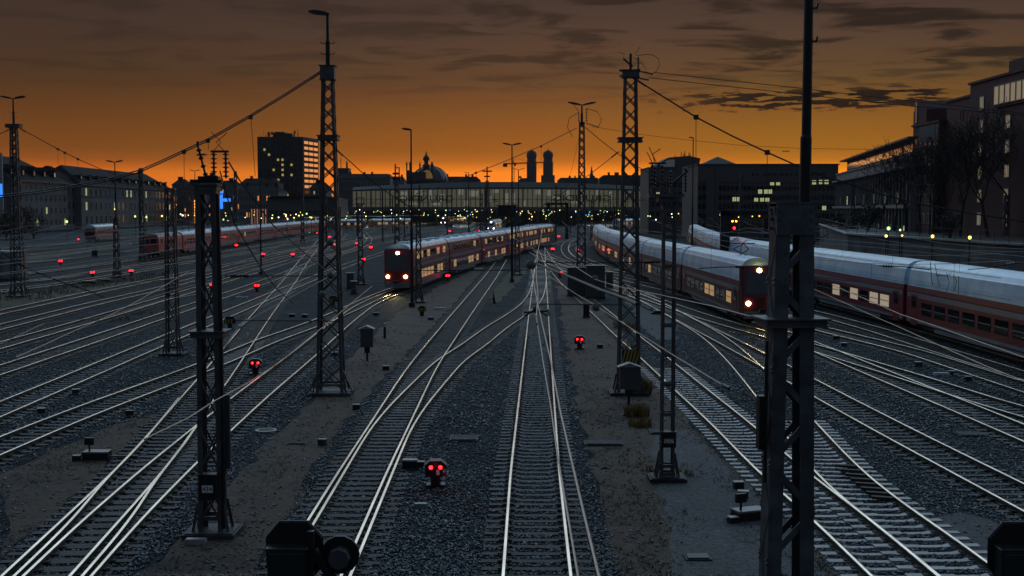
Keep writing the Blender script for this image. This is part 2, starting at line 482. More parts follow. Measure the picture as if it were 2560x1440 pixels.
SLW = sleeper_mesh('wood').mesh('sleeper', [M_WOOD, M_RUST])
SLC = sleeper_mesh('concrete').mesh('sleeper', [M_CONC, M_RUST])
SLD = sleeper_mesh('concrete').mesh('sleeper', [M_CONCD, M_RUST])
PATHS = {}
SLEEPERPOS = []
def track(key, pts, side, label, sl='wood', indiv=0, y_from=18, spacing=.63, sl_to=170, off0=None, sig=.022, sl_near=None, ext=25):
    w = [atz(x, y, 0) for x, y in pts]
    X = smooth_path(w, sig, ext)
    if off0 is None: off0 = side * .7525
    Nn, _ = normals(X); C = X + Nn * off0
    C = resample(C); PATHS[key] = C
    s = np.concatenate([[0], np.cumsum(np.linalg.norm(np.diff(C, axis=0), axis=1))])
    t = thing('railway_track', label, 'railway track', (C[0, 0], C[0, 1], .0006 * len(PATHS)), 0)
    o = Vector((-C[0, 0], -C[0, 1], 0))
    for off in (-.7525, .7525):
        rail_mesh(C, off).build('rail', [M_RAILTOP, M_RUST], t, loc=o)
    u = np.arange(0, s[-1], spacing)
    SX = np.stack([np.interp(u, s, C[:, k]) for k in (0, 1)], 1)
    _, T = normals(SX)
    cnt = 0; rest = MB()
    for p, d in zip(SX, T):
        if p[1] < y_from or p[1] > sl_to: continue
        px = 1280 + FPX * p[0] / p[1]
        if abs(px - 1280) > 1500: continue
        SLEEPERPOS.append((p[0], p[1], d[0], d[1]))
        ang = math.atan2(d[1], d[0]) - math.pi / 2
        if cnt < indiv:
            me = SLW if sl == 'wood' else (SLC if sl == 'concrete' else SLD)
            if sl_near and p[1] < sl_near[0]: me = sl_near[1]
            link(me, 'sleeper', t, (p[0] - C[0, 0] + random.uniform(-.02, .02), p[1] - C[0, 1], random.uniform(-.004, .002)), ang + random.uniform(-.01, .01)); cnt += 1
        else:
            rest.box((p[0], p[1], -.19), (2.6, .26, .122 + random.uniform(-.004, .004)), 0, ang + random.uniform(-.015, .015))
    if rest.v:
        tag(rest.build('sleepers', M_CONC if sl == 'concrete' else (M_CONCD if sl == 'conold' else M_WOOD), t, loc=o), kind='stuff')
    return t

track('T0', [(1257.7, 1440), (1276.4, 1180), (1301.6, 960), (1321.6, 790), (1333, 700), (1340, 647), (1346.5, 600)], 1, 'straight track with grey curved sleepers leading up the middle from the bottom edge', 'conold', 100, 18, .6, sl_near=(33.5, SLW))
track('T1', [(766.7, 1305), (823, 1215), (866.7, 1146.7), (898, 1100), (1001.6, 941.6), (1032.5, 900), (1125, 790), (1212, 690), (1240, 652), (1272, 612)], 1, 'track with wooden sleepers running from the black signal back towards the upper middle', 'wood', 100, 20)
track('T2', [(985, 1172), (1027, 1070), (1068.5, 1008), (1125, 941), (1160, 900), (1220, 859), (1262, 822), (1322, 782), (1350, 757), (1361, 735), (1366, 700), (1361, 650)], -1, 'curved connecting track branching from the middle track down to the left one', 'wood', 80, 20, ext=1)
track('T3', [(2180, 1440), (2028, 1293), (1900, 1183), (1772.5, 1052.5), (1685, 972.5), (1597.5, 890), (1540, 840), (1494, 795), (1440, 745), (1395, 700), (1360, 655), (1345, 620)], 1, 'track on bright new concrete sleepers passing behind the mast numbered 537', 'concrete', 100, 20, .6, 62)
track('T4', [(2343, 1437), (2233, 1343), (2140, 1273), (2050, 1195), (1985, 1115), (1930, 1040), (1895, 997), (1865, 957), (1822, 905), (1780, 862), (1740, 830), (1680, 795), (1595, 746), (1527, 720), (1440, 690), (1375, 662)], 1, 'curving track joining the bright concrete sleepers behind the big front mast', 'concrete', 60, 20, .6, 47)
track('T5', [(2560, 1277), (2367, 1173), (2200, 1083), (2021, 983), (1907, 917), (1840, 880), (1790, 852), (1740, 826), (1680, 793), (1595, 748), (1552, 732), (1490, 708), (1415, 680), (1365, 657), (1310, 622)], 1, 'dark sleepered track leaving the right edge just above the lower right gravel patch', 'wood', 80, 25)
track('T6', [(2507, 1080), (2350, 1012), (2207, 952), (2020, 872), (1900, 822), (1815, 782), (1752, 752), (1690, 731), (1640, 710), (1590, 687), (1537, 657), (1500, 634), (1488, 614), (1493, 600), (1520, 585)], 1, 'track under the red train with yellow headlamps behind the big front mast')
track('T6b', [(2560, 1042), (2420, 1002), (2332, 972), (2220, 935), (2095, 897), (2020, 873), (1907, 840), (1815, 815), (1715, 785), (1680, 772), (1595, 742), (1527, 716), (1480, 695), (1400, 668)], 1, 'track crossing the two right hand tracks at a shallow angle')
track('T7', [(2560, 980), (2355, 912), (2245, 875), (2120, 845), (2020, 820), (1907, 792), (1830, 772), (1752, 752), (1680, 730), (1595, 710), (1487, 682), (1400, 655), (1330, 625)], 1, 'track with crossing rails between the two right hand trains')
track('T8', [(2560, 950), (2420, 906), (2295, 866), (2170, 825), (2020, 783), (1907, 757), (1800, 735), (1690, 713), (1600, 695), (1530, 680), (1480, 668), (1440, 655), (1415, 643), (1404, 630), (1402, 617), (1412, 604), (1442, 593)], 1, 'track next to the long train, bending in a hook shaped curve in the middle distance')
track('T9', [(2560, 875), (2337, 815), (2016, 733), (1914.5, 705.7), (1819, 665), (1768, 630), (1743, 605), (1735, 590)], 1, 'track under the long red and pale train at the right edge', off0=-1.35)
track('T10', [(2560, 800), (2300, 735), (2100, 672), (2030, 630), (1995, 600), (1975, 580), (1990, 568)], 1, 'outermost right track along the foot of the retaining wall')
track('LA', [(241, 1425), (350, 1300), (500, 1147), (547, 1105), (582, 1071), (672.5, 988), (793, 885), (852, 830), (895, 793), (935, 762), (985, 738), (1035, 720), (1120, 687), (1200, 663), (1250, 650), (1290, 636), (1340, 620), (1400, 606), (1440, 599)], -1, 'track curving up from the lower left corner to under the nearer left train', 'wood', 100, 22)
track('LB', [(20, 1425), (155, 1300), (250, 1212), (327, 1135), (405, 1047), (460, 985), (500, 940), (562, 867), (625, 792), (700, 710), (747, 652), (797, 597)], 1, 'steep diagonal track cutting across all the left hand tracks', 'wood', 80, 22)
track('LS', [(35, 1440), (182, 1300), (260, 1200), (345, 1118), (405, 1047), (450, 990)], 1, 'short slip track between the two crossing tracks at the lower left', 'wood', 0, 300, ext=1)
track('L1', [(0, 1137), (150, 1072), (250, 1030), (375, 982), (487, 940), (562, 910), (640, 877), (685, 855), (797, 815), (847, 795), (900, 771), (960, 741), (1035, 712), (1100, 690), (1180, 662)], -1, 'left track passing just under the red lamps beside the mast numbered 434', 'wood', 60, 30)
track('L2', [(0, 1042), (235, 940), (417, 860), (505, 822), (565, 796), (655, 757), (797, 696), (900, 655), (1000, 622), (1100, 598)], -1, 'left track that passes directly before the dark lattice mast on its pad', 'conold', 60, 30)
track('L3', [(0, 937), (250, 852), (417, 794), (505, 764), (565, 744), (640, 718), (720, 688), (797, 655), (900, 622), (1000, 600)], -1, 'left track directly behind the dark lattice mast on its pad')
track('L4', [(0, 872), (262, 797), (417, 750), (505, 724), (560, 707), (650, 680), (797, 633), (900, 606), (980, 588)], -1, 'second left track behind the dark lattice mast on its pad')
track('L5', [(0, 824), (250, 760), (417, 722), (505, 697), (640, 663), (760, 633), (850, 610), (950, 589)], -1, 'third left track behind the dark lattice mast on its pad')
track('L6', [(0, 786), (225, 736), (417, 696), (505, 677), (640, 650), (760, 622), (860, 600)], -1, 'track along the near side of the rough yellow grass')
track('L7', [(0, 730), (150, 712), (285, 691), (417, 668), (505, 652), (640, 628), (760, 605), (850, 590)], -1, 'track along the far side of the rough yellow grass')
track('L8', [(0, 712), (150, 697), (285, 674), (417, 654), (505, 639), (640, 617), (760, 597)], -1, 'track one further back than the rough yellow grass')
track('L10', [(0, 692), (150, 676), (285, 658), (415, 641), (560, 617), (740, 588), (850, 574)], -1, 'track under the parked red train with its red engine')
track('L11', [(0, 664), (200, 645), (330, 628), (500, 603), (700, 577)], -1, 'track directly behind the parked red train')
track('L12', [(0, 645), (150, 630), (330, 609), (500, 590), (700, 570)], -1, 'track near the strip of dry grass before the red wagon')
track('L13', [(0, 622), (200, 607), (325, 593), (500, 577), (700, 562)], -1, 'track under the parked red wagon far left')
track('F1', [(700, 632), (800, 615), (848, 605), (864, 590), (866, 572)], -1, 'far track hooking upward right of the tall left lamp mast', sig=.008)
track('F2', [(800, 626), (870, 612), (902, 602), (912, 592), (905, 578)], -1, 'far track with a kink behind the pair of small red lamps', sig=.008)
track('F3', [(830, 640), (900, 622), (926, 609), (930, 598), (917, 583)], -1, 'far track with a kink behind the lattice mast topped by apparatus', sig=.008)
track('M1', [(1040, 622), (1060, 612), (1092, 594), (1125, 575)], -1, 'short visible track beyond the nearer left train')
track('M2', [(1165, 604), (1170, 592), (1178, 577), (1190, 566)], 1, 'track running to the rounded platform end in the middle')
track('C2', [(1500, 668), (1455, 652), (1430, 638), (1420, 626), (1424, 615), (1450, 607)], 1, 'small inner hook shaped track right of the middle', sig=.010)
track('C3', [(1294, 614), (1330, 628), (1375, 643), (1420, 657), (1470, 676), (1540, 703)], 1, 'track crossing the middle track diagonally from left to right', sig=.012)

# ------------------------------------------------------------------ loose ballast stones in the near field (countless)
def in_poly(x, y, poly):
    c = False; j = len(poly) - 1
    for i in range(len(poly)):
        xi, yi = poly[i]; xj, yj = poly[j]
        if (yi > y) != (yj > y) and x < (xj - xi) * (y - yi) / (yj - yi) + xi: c = not c
        j = i
    return c
def stones(n):
    rng = np.random.default_rng(3)
    # even density in the picture: more of them close by
    u = rng.random(n * 2)
    Y = 1 / (1 / 22.0 - u * (1 / 22.0 - 1 / 85.0))
    X = (rng.random(n * 2) * 2 - 1) * Y * .44
    # cell lookup for sleeper tops
    keep = np.ones(len(X), bool)
    for poly in SOILS:
        P = np.array(poly); j = np.roll(np.arange(len(P)), 1)
        inside = np.zeros(len(X), bool)
        for i in range(len(P)):
            xi, yi = P[i]; xj, yj = P[j[i]]
            if abs(yj - yi) < 1e-9: continue
            c = ((yi > Y) != (yj > Y)) & (X < (xj - xi) * (Y - yi) / (yj - yi) + xi)
            inside ^= c
        keep &= ~inside | (rng.random(len(X)) < .085)
    # off the sleepers and rails
    S = np.array([p for p in SLEEPERPOS if p[1] < 90])
    cell = {}
    for k, p in enumerate(S): cell.setdefault((int(p[0] // 1.5), int(p[1] // 1.5)), []).append(k)
    for i in np.nonzero(keep)[0]:
        cx, cy = int(X[i] // 1.5), int(Y[i] // 1.5); bad = False
        for a in (-1, 0, 1):
            for b_ in (-1, 0, 1):
                for k in cell.get((cx + a, cy + b_), ()):
                    ex, ey = X[i] - S[k, 0], Y[i] - S[k, 1]
                    al = ex * S[k, 2] + ey * S[k, 3]; ac = ex * S[k, 3] - ey * S[k, 2]
                    if (abs(al) < .15 and abs(ac) < 1.28) or (abs(al) < .4 and abs(abs(ac) - .7525) < .1): bad = True; break
                if bad: break
            if bad: break
        if bad: keep[i] = False
    idx = np.nonzero(keep)[0][:n]
    X, Y = X[idx], Y[idx]; m = len(X)
    sz = rng.uniform(.024, .062, m) * (1 + (Y > 45) * .3)
    base = np.array([(1, 0, 0), (-.2, .9, .1), (-.9, -.1, 0), (.1, -1, -.1), (.1, .1, .9), (0, 0, -.8)], float)
    F = np.array([(0, 1, 4), (1, 2, 4), (2, 3, 4), (3, 0, 4), (1, 0, 5), (2, 1, 5), (3, 2, 5), (0, 3, 5)])
    V = base[None] * (1 + rng.uniform(-.35, .35, (m, 6, 3)))
    a = rng.random(m) * 6.283; ca, sa = np.cos(a), np.sin(a)
    tl = rng.uniform(-.6, .6, m); ct, st_ = np.cos(tl), np.sin(tl)
    x = V[..., 0]; y = V[..., 1]; z = V[..., 2]
    y, z = y * ct[:, None] - z * st_[:, None], y * st_[:, None] + z * ct[:, None]
    x, y = x * ca[:, None] - y * sa[:, None], x * sa[:, None] + y * ca[:, None]
    W = np.stack([x, y, z * .8], 2) * sz[:, None, None]
    W[..., 0] += X[:, None]; W[..., 1] += Y[:, None]; W[..., 2] += (GZ + .25 * sz)[:, None]
    verts = W.reshape(-1, 3); faces = (F[None] + (np.arange(m) * 6)[:, None, None]).reshape(-1, 3)
    me = bpy.data.meshes.new('gravel')
    me.vertices.add(len(verts)); me.vertices.foreach_set('co', verts.ravel())
    me.loops.add(faces.size); me.loops.foreach_set('vertex_index', faces.ravel())
    me.polygons.add(len(faces)); me.polygons.foreach_set('loop_start', np.arange(0, faces.size, 3))
    me.materials.append(M_STONE); me.update(); me.validate()
    o = bpy.data.objects.new('gravel', me); COL.objects.link(o)
    tag(o, 'loose broken ballast stones lying between the near tracks', 'gravel', kind='stuff')
stones(70000)
# ------------------------------------------------------------------ lattice masts and lamp posts
def z_at(py, Y): return aty(1280, py, Y).z
def lattice_mast(bx, by, top_py, wb, wt, label, cat='lattice mast', leg=.11, name='lattice_mast', dep=None, step=1.0, brace=.05, pad=True, rz=0.0, m=None, ladder=False, H=None, rivets=False, group=None, zig=False):
    m = m or M_STEEL
    leg = leg * (.92 if rivets and zig else (1.0 if ladder else .60))
    b = gnd(bx, by); Y = b.y
    H = H or z_at(top_py, Y) - GZ
    t = thing(name, label, cat, b, rz, group)
    db, dt = dep or (wb * .8, wt * .8)
    z0 = .12 if pad else 0
    def cor(sx, sy, z):
        k = (z - z0) / (H - z0)
        return Vector((sx * (wb + (wt - wb) * k) / 2, sy * (db + (dt - db) * k) / 2, z))
    for sx, sy in ((-1, -1), (1, -1), (1, 1), (-1, 1)):
        q = MB(); p0, p1 = cor(sx, sy, z0), cor(sx, sy, H)
        # angle profile: two flanges meeting at the corner
        q.bar(p0 + Vector((-sx * leg / 2, sy * .010, 0)), p1 + Vector((-sx * leg / 2, sy * .010, 0)), leg, .022)
        q.bar(p0 + Vector((-sx * .012, -sy * (leg * .42), 0)), p1 + Vector((-sx * .012, -sy * (leg * .42), 0)), .022, leg * .78)
        if rivets:
            z = .3
            while z < H:
                c = cor(sx, sy, z)
                for e in (.25, .75): q.box((c.x - sx * leg * e, c.y + sy * .026, z + (e - .5) * .1), (.03, .014, .03))
                z += .45
        # gusset foot
        q.bar(p0 + Vector((sx * .14, 0, -.02)), p0 + Vector((0, 0, .75)), .07, .04)
        q.build('leg', m, t)
    q = MB(); z = z0 + .1; up = True; i = 0
    while z < H - .15:
        k = (z - z0) / (H - z0); st = step * (wb + (wt - wb) * k) / wb * 1.0
        st = max(st, .35); z2 = min(z + st, H - .1)
        for (a, c) in (((-1, -1), (1, -1)), ((-1, 1), (1, 1)), ((-1, -1), (-1, 1)), ((1, -1), (1, 1))):
            if ladder:
                q.bar(cor(*a, z), cor(*c, z), .04, .11)
            elif c[1] == a[1]:
                if not zig or i % 2 == 0: q.bar(cor(*a, z), cor(*c, z2), .02, brace)
                if not zig or i % 2 == 1: q.bar(cor(*c, z), cor(*a, z2), .02, brace)
            else:
                q.bar(cor(*(a if i % 2 else c), z), cor(*(c if i % 2 else a), z2), .02, brace)
        z = z2; i += 1
    for zz in (H - .06, z0 + .35):
        for (a, c) in (((-1, -1), (1, -1)), ((-1, 1), (1, 1)), ((-1, -1), (-1, 1)), ((1, -1), (1, 1))):
            q.bar(cor(*a, zz), cor(*c, zz), .06, .10)
    q.build('bracing', m, t)
    if pad:
        q = MB(); P = wb / 2 + .35
        q.box((0, 0, .04), (2 * P, 2 * P * .85, .16)); q.box((0, 0, .13), (2 * P - .12, 2 * P * .85 - .12, .03))
        q.build('foundation', M_CONCD, t)
    t['H'] = H; t['Y'] = Y
    return t
def collar(t, z, w, d, h=.14):
    q = MB(); q.box((0, 0, z), (w, d, h)); q.box((0, 0, z + h * .5), (w + .12, d + .1, .03)); q.box((0, 0, z - h * .5), (w + .08, d + .08, .03))
    return q.build('collar', M_STEEL, t)
def insulator(parent, p, q, r=.07, n=6, m=None, name='insulator', core=.025):
    p, q = Vector(p), Vector(q); L = (q - p).length
    prof = [(core, 0)]
    for i in range(n):
        a = (i + .5) / n * L
        prof += [(core, a - L * .2 / n), (r, a), (core * 1.2, a + L * .22 / n)]
    prof += [(core, L)]
    b = MB(); b.lathe(p, prof, 10, 0, axis=(q - p).normalized())
    return b.build(name, m or M_INS, parent, True)
def lamp_head(parent, p, d, L=.9, w=.32, tilt=.12):
    """flat luminaire reaching from p in direction d (x,y)"""
    d = Vector((d[0], d[1], tilt)).normalized()
    s = Vector((-d.y, d.x, 0)).normalized(); u = d.cross(s)
    if u.z < 0: u = -u
    b = MB(); p = Vector(p)
    secs = [(0, .10, .07), (.25, .85, .16), (.7, 1, .18), (1, .7, .07)]
    vs = []
    for t_, ww, hh in secs:
        c = p + d * (L * t_)
        for a, e in ((-1, -.4), (1, -.4), (.8, .6), (-.8, .6)): vs.append(c + s * (a * w / 2 * ww) + u * (e * hh))
    fs = [(i * 4 + j, i * 4 + (j + 1) % 4, i * 4 + 4 + (j + 1) % 4, i * 4 + 4 + j) for i in range(3) for j in range(4)] + [(0, 3, 2, 1), (12, 13, 14, 15)]
    b.add(vs, fs)
    return b.build('lamp_head', M_BLACK, parent)
def lamp_top(t, H, z_lamp, kind, size=1.0, pegs=True, r=.07):
    q = MB(); q.tube([(0, 0, H - .3), (0, 0, (H + z_lamp) * .5), (0, 0, (H + z_lamp) * .5 + .05), (0, 0, z_lamp)], [r, r, r * .7, r * .6], 8)
    if pegs:
        for k in (.25, .45):
            z = H + (z_lamp - H) * k
            q.bar((-.28, 0, z), (.28, 0, z), .03); q.bar((-.28, 0, z), (-.30, 0, z + .09), .03); q.bar((.28, 0, z), (.30, 0, z + .09), .03)
    q.build('lamp_pole', M_BLACK, t)
    if kind == 'left': lamp_head(t, (.08, 0, z_lamp), (-1, -.05), .95 * size, .36 * size)
    elif kind == 'right': lamp_head(t, (-.08, 0, z_lamp), (1, -.05), .95 * size, .36 * size)
    else:
        for s in (-1, 1): lamp_head(t, (s * .04, 0, z_lamp - .03), (s, 0), 1.0 * size, .36 * size, .2)
def plain_lamp(bx, by, top_py, kind, label, size=1.0, r=.09, lattice_to=None, group=None):
    b = gnd(bx, by); Y = b.y; zl = z_at(top_py, Y) - GZ
    t = thing('lamp_post', label, 'lamp post', b, 0, group)
    q = MB(); q.tube([(0, 0, 0), (0, 0, zl * .45), (0, 0, zl * .46), (0, 0, zl)], [r * 1.2, r * 1.1, r * .75, r * .55], 8)
    q.build('pole', M_BLACK, t)
    q = MB(); q.box((0, 0, .15), (.5, .5, .5)); q.build('foundation', M_CONCD, t)
    if kind == 'left': lamp_head(t, (.05, 0, zl), (-1, -.05), .95 * size, .36)
    elif kind == 'right': lamp_head(t, (-.05, 0, zl), (1, -.05), .95 * size, .36)
    else:
        for s in (-1, 1): lamp_head(t, (s * .04, 0, zl - .03), (s, 0), 1.1 * size, .36, .2)
    return t
def number_box(t, z, txt, w, h, d, front, size):
    q = MB(); q.box((0, front, z), (w, d, h)); q.box((0, front, z + h / 2 + .02), (w + .05, d + .05, .04)); q.box((0, front - d / 2 - .006, z - h * .1), (w * .86, .012, h * .62))
    bx = q.build('sign_box', M_BLACK, t)
    q = MB(); q.box((0, front - d / 2 - .018, z - h * .03), (w * .64, .010, h * .30)); pl = q.build('number_plate', M_SIGNW, bx)
    text(txt, size, bx, (0, front - d / 2 - .028, z - h * .035), (R(90), 0, 0), M_BLACK, 'number')
    return bx

# front left mast with the plate 434
M1 = lattice_mast(533, 1335, 466, .62, .50, 'dark lattice mast with the small white plate 434 and switch gear on top', leg=.20, step=1.35, brace=.05, dep=(.50, .42), rivets=True)
H1 = M1['H']
number_box(M1, 1.30, '434', .42, .62, .22, -.38, .165)
collar(M1, 5.15, .82, .7); collar(M1, H1 - .08, .52, .44, .22)
q = MB(); q.box((-.02, 0, H1 + .12), (.80, .18, .07)); q.box((.05, 0, H1 + .2), (.5, .3, .1)); q.build('top_frame', M_BLACK, M1)
insulator(M1, (-.02, 0, H1 + .2), (-.22, 0, H1 + 1.0), .075, 4)
insulator(M1, (.17, 0, H1 + .2), (.17, 0, H1 + .85), .10, 6); insulator(M1, (.47, 0, H1 + .2), (.47, 0, H1 + .85), .10, 6)
q = MB(); q.bar((.1, 0, H1 + .87), (.55, 0, H1 + .87), .07, .05); q.bar((-.22, 0, H1 + .78), (-.02, 0, H1 + .80), .30, .03)
q.tube([(.18, 0, H1 + .9), (.36, 0, H1 + 1.1), (.12, 0, H1 + 1.36)], .012, 5); q.tube([(.42, 0, H1 + .9), (.24, 0, H1 + 1.1), (.52, 0, H1 + 1.34)], .012, 5)
q.bar((-.22, 0, H1 + 1.0), (-.22, 0, H1 + 1.12), .06); q.build('switch_arm', M_BLACK, M1)
q = MB()
for i in range(5):
    x = .30 + i * .015; q.tube([(x, -.30 + i * .02, .2), (x + .02, -.31, 3 + i), (x - .02, -.29, H1 - .2)], .012, 5)
q.build('cable', M_BLACK, M1)
q = MB(); q.box((.36, .25, 2.6), (.12, .10, 1.9)); q.build('cable_duct', M_GREYBOX, M1)

lattice_mast(433, 888, 470, .72, .52, 'dark lattice mast without lamps standing on a wide pad left of mast 434', leg=.16, step=1.5, brace=.05, ladder=False, dep=(.55, .45))
# tall left mast with one lamp on top
M3 = lattice_mast(828, 985, 168, 1.20, .50, 'tallest lattice mast left of the middle, one lamp head reaching left from its tip', leg=.20, step=1.15, brace=.055, dep=(.95, .42))
H3 = M3['H']; collar(M3, H3 - .25, .62, .6, .6); collar(M3, z_at(345, M3['Y']) - GZ, .86, .78, .2)
q = MB()
for s in (-1, 1): q.prism([(s * .62, -.1), (s * .95, -.1), (s * .95, .1), (s * .62, .1)], .12, .16); q.bar((s * .95, 0, .15), (s * .55, 0, 1.05), .22, .05)
q.build('foot_plate', M_STEEL, M3)
lamp_top(M3, H3, z_at(36, M3['Y']) - GZ, 'left', .95, True, .10)
# right mast with the long insulators
M4 = lattice_mast(1571, 985, 178, 1.02, .56, 'tall lattice mast right of the middle carrying ribbed insulators and looped leads on top', leg=.17, step=1.05, brace=.05, dep=(.85, .48))
H4 = M4['H']; collar(M4, H4 - .12, .72, .62, .3); collar(M4, z_at(350, M4['Y']) - GZ, 1.0, .85, .18)
q = MB(); q.bar((-.5, 0, H4 + .03), (.25, 0, H4 + .03), .08); q.bar((0, 0, H4), (0, 0, H4 + .75), .10); q.bar((-.32, 0, H4 + .55), (.1, 0, H4 + .2), .07)
q.tube([(-.32, 0, H4 + .6), (-.28, 0, H4 + .75), (-.55, 0, H4 + .85)], .012, 5)
q.tube([(.34, 0, H4 + .62), (.22, 0, H4 + .78), (.42, 0, H4 + 1.06)], .012, 5)
pts = [(.36 + .62 * (1 - math.cos(a)) * .85, 0, H4 + .35 + .33 * math.cos(a * .98 - .2) + .02) for a in [i * .26 for i in range(12)]]
q.tube([(.34, 0, H4 + .68), (.7, 0, H4 + .74), (1.0, 0, H4 + .70), (1.22, 0, H4 + .55), (1.28, 0, H4 + .3), (1.18, 0, H4 + .05), (.98, 0, H4 - .12)], .014, 5)
q.tube([(.1, 0, H4 + .6), (.4, 0, H4 + .45), (.65, 0, H4 + .15), (.72, 0, H4 - .15)], .012, 5)
q.build('lead_frame', M_BLACK, M4)
insulator(M4, (.34, 0, H4 + .05), (.34, 0, H4 + .62), .085, 5); insulator(M4, (0, 0, H4 + .3), (0, 0, H4 + .8), .07, 4)
insulator(M4, (.35, 0, H4 + .02), (1.0, 0, H4 - .13), .10, 6); insulator(M4, (.22, 0, H4 - .28), (.82, 0, H4 - .38), .10, 6)
insulator(M4, (-.5, 0, H4 - .2), (-.28, 0, H4 - .2), .09, 3)
q = MB(); q.box((.02, -.48, 1.75), (.75, .03, .6), 0)
for i in range(5): q.bar((-.33 + i * .15, -.50, 1.46), (-.18 + i * .15, -.50, 2.03), .07, .01, 1)
q.build('warning_board', [M_BLACK, M_YEL], M4)
# small ladder mast with plate 537
M5 = lattice_mast(1667, 1200, 493, .42, .40, 'slim ladder mast with the small white plate 537 and a platform of insulators on top', leg=.075, step=.92, ladder=True, dep=(.34, .32))
H5 = M5['H']; number_box(M5, 1.30, '537', .44, .44, .2, -.30, .17)
q = MB(); q.box((-.12, 0, H5 + .05), (1.05, .8, .09)); q.box((-.05, 0, H5 - .08), (.6, .6, .12))
for x in (-.5, -.25, .05): q.bar((x, -.2, H5 + .1), (x, -.2, H5 + .3), .12)
q.build('platform', M_STEELG, M5)
for x, y_, a, b_ in ((-.52, 0, .1, 1.0), (-.42, .2, .1, .95), (-.22, 0, .1, .98), (.05, .1, .1, .80), (.5, .1, .15, .9)):
    insulator(M5, (x, y_, H5 + a), (x, y_, H5 + b_), .06, 7)
q = MB(); q.bar((-.62, 0, H5 + 1.02), (-.1, 0, H5 + 1.02), .05); q.tube([(-.5, 0, H5 + 1.0), (-.68, 0, H5 + 1.35)], .014, 5); q.tube([(-.45, 0, H5 + 1.0), (-.5, 0, H5 + 1.3), (-.28, 0, H5 + 1.45)], .014, 5); q.tube([(-.4, 0, H5 + 1.05), (-.62, 0, H5 + 1.5)], .014, 5)
q.bar((.1, 0, H5 + .4), (.55, 0, H5 + .8), .06); q.build('switch_arm', M_BLACK, M5)
# big front mast
M6 = lattice_mast(1962, 1680, 516, .90, .66, 'massive riveted steel mast in the right foreground with a long round pole rising from it', leg=.275, step=.95, brace=.11, dep=(.46, .36), rivets=True, m=M_STEELG, rz=R(5), zig=True)
H6 = M6['H']; collar(M6, z_at(803, M6['Y']) - GZ, 1.06, .80, .12)
q = MB(); q.box((0, -.22, H6 - .22), (.68, .05, .55)); q.box((0, .22, H6 - .22), (.68, .05, .55)); q.box((0, 0, H6 + .06), (.74, .52, .03))
for sx in (-.28, .28):
    for zz in (H6 - .06, H6 - .22, H6 - .38): q.lathe((sx, -.27, zz), [(.035, 0), (.035, .05)], 6, axis=(0, 1, 0)); q.lathe((-.37 if sx < 0 else .37, 0, zz), [(.03, -.03), (.03, .03)], 6, axis=(1, 0, 0))
q.build('head_plate', M_STEELG, M6)
q = MB(); q.tube([(.25, .05, H6 - 1.2), (.25, .05, H6 + 1.2), (.255, .05, H6 + 1.25), (.27, .05, H6 + 9.5)], [.10, .10, .085, .07], 12)
for zz in (H6 + 2.85, H6 + 3.42): q.bar((.3, .05, zz), (.40, .05, zz + .02), .03); q.bar((.40, .05, zz), (.42, .05, zz + .10), .03)
q.build('pole', M_BLACK, M6)
q = MB(); q.box((-.52, -.1, 4.9 - .35), (.14, .2, .95)); q.tube([(-.48, -.22, 3.5), (-.48, -.22, 6.0)], .03, 6); q.build('junction_box', M_BLACK, M6)

# further masts
M7 = lattice_mast(1453, 735, 305, 1.0, .52, 'lattice mast with a double lamp on top behind the grey cabinets in the middle', leg=.22, step=1.3, brace=.10)
lamp_top(M7, M7['H'], z_at(262, M7['Y']) - GZ, 'double', 1.35, False, .12)
H7 = M7['H']; insulator(M7, (-.3, 0, H7), (-.3, 0, H7 + 1.0), .12, 4); insulator(M7, (.45, 0, H7), (.45, 0, H7 + 1.3), .12, 5); insulator(M7, (.4, 0, H7 - .1), (1.6, 0, H7 - .5), .12, 5)
q = MB(); q.tube([(-.3, 0, H7 + .9), (-1.2, 0, H7 + .4), (-1.4, 0, H7 - .5), (-.9, 0, H7 - 1.4)], .03, 5); q.tube([(.45, 0, H7 + 1.3), (1.5, 0, H7 + 1.0), (1.9, 0, H7 + .2), (1.6, 0, H7 - .5)], .03, 5); q.tube([(-.3, 0, H7 + 1), (-.9, 0, H7 + 1.8)], .03, 5)
q.build('lead_frame', M_BLACK, M7)
M8 = lattice_mast(46, 742, 312, 1.15, .60, 'tall lattice mast with a double lamp at the far left edge', leg=.24, step=1.3, brace=.10)
lamp_top(M8, M8['H'], z_at(246, M8['Y']) - GZ, 'double', 1.15, True, .11); collar(M8, M8['H'] - .1, 1.3, .8, .3)
lattice_mast(357, 652, 420, .95, .60, 'plain lattice mast standing before the red engine of the parked train', leg=.26, step=1.6, brace=.10)
lattice_mast(591, 612, 428, 1.0, .62, 'plain lattice mast before the parked red coaches right of mast 434', leg=.30, step=1.8, brace=.14)
t = lattice_mast(293, 693, 545, .75, .55, 'short lattice post topped by a slender double lamp in front of the red wagon', cat='lamp post', name='lamp_post', leg=.2, step=1.3, brace=.09)
lamp_top(t, t['H'], z_at(405, t['Y']) - GZ, 'double', 1.0, False, .10)
lattice_mast(1047, 757, 556, .56, .44, 'short dark lattice post beside the single lamp left of the middle', leg=.14, step=1.0, brace=.07)
M14 = lattice_mast(993, 655, 455, .95, .60, 'lattice mast topped by a narrow stack of apparatus left of the dome', leg=.26, step=1.5, brace=.12)
H = M14['H']; q = MB(); q.box((0, 0, H + .5), (1.2, .5, .25)); q.bar((-.2, 0, H), (-.2, 0, H + 2.8), .2); q.bar((.4, 0, H), (.4, 0, H + 2.2), .16); q.bar((-.3, 0, H + 2.2), (.5, 0, H + 2.2), .14); q.box((-.1, 0, H + 1.3), (1.0, .4, .3)); q.build('apparatus', M_BLACK, M14)
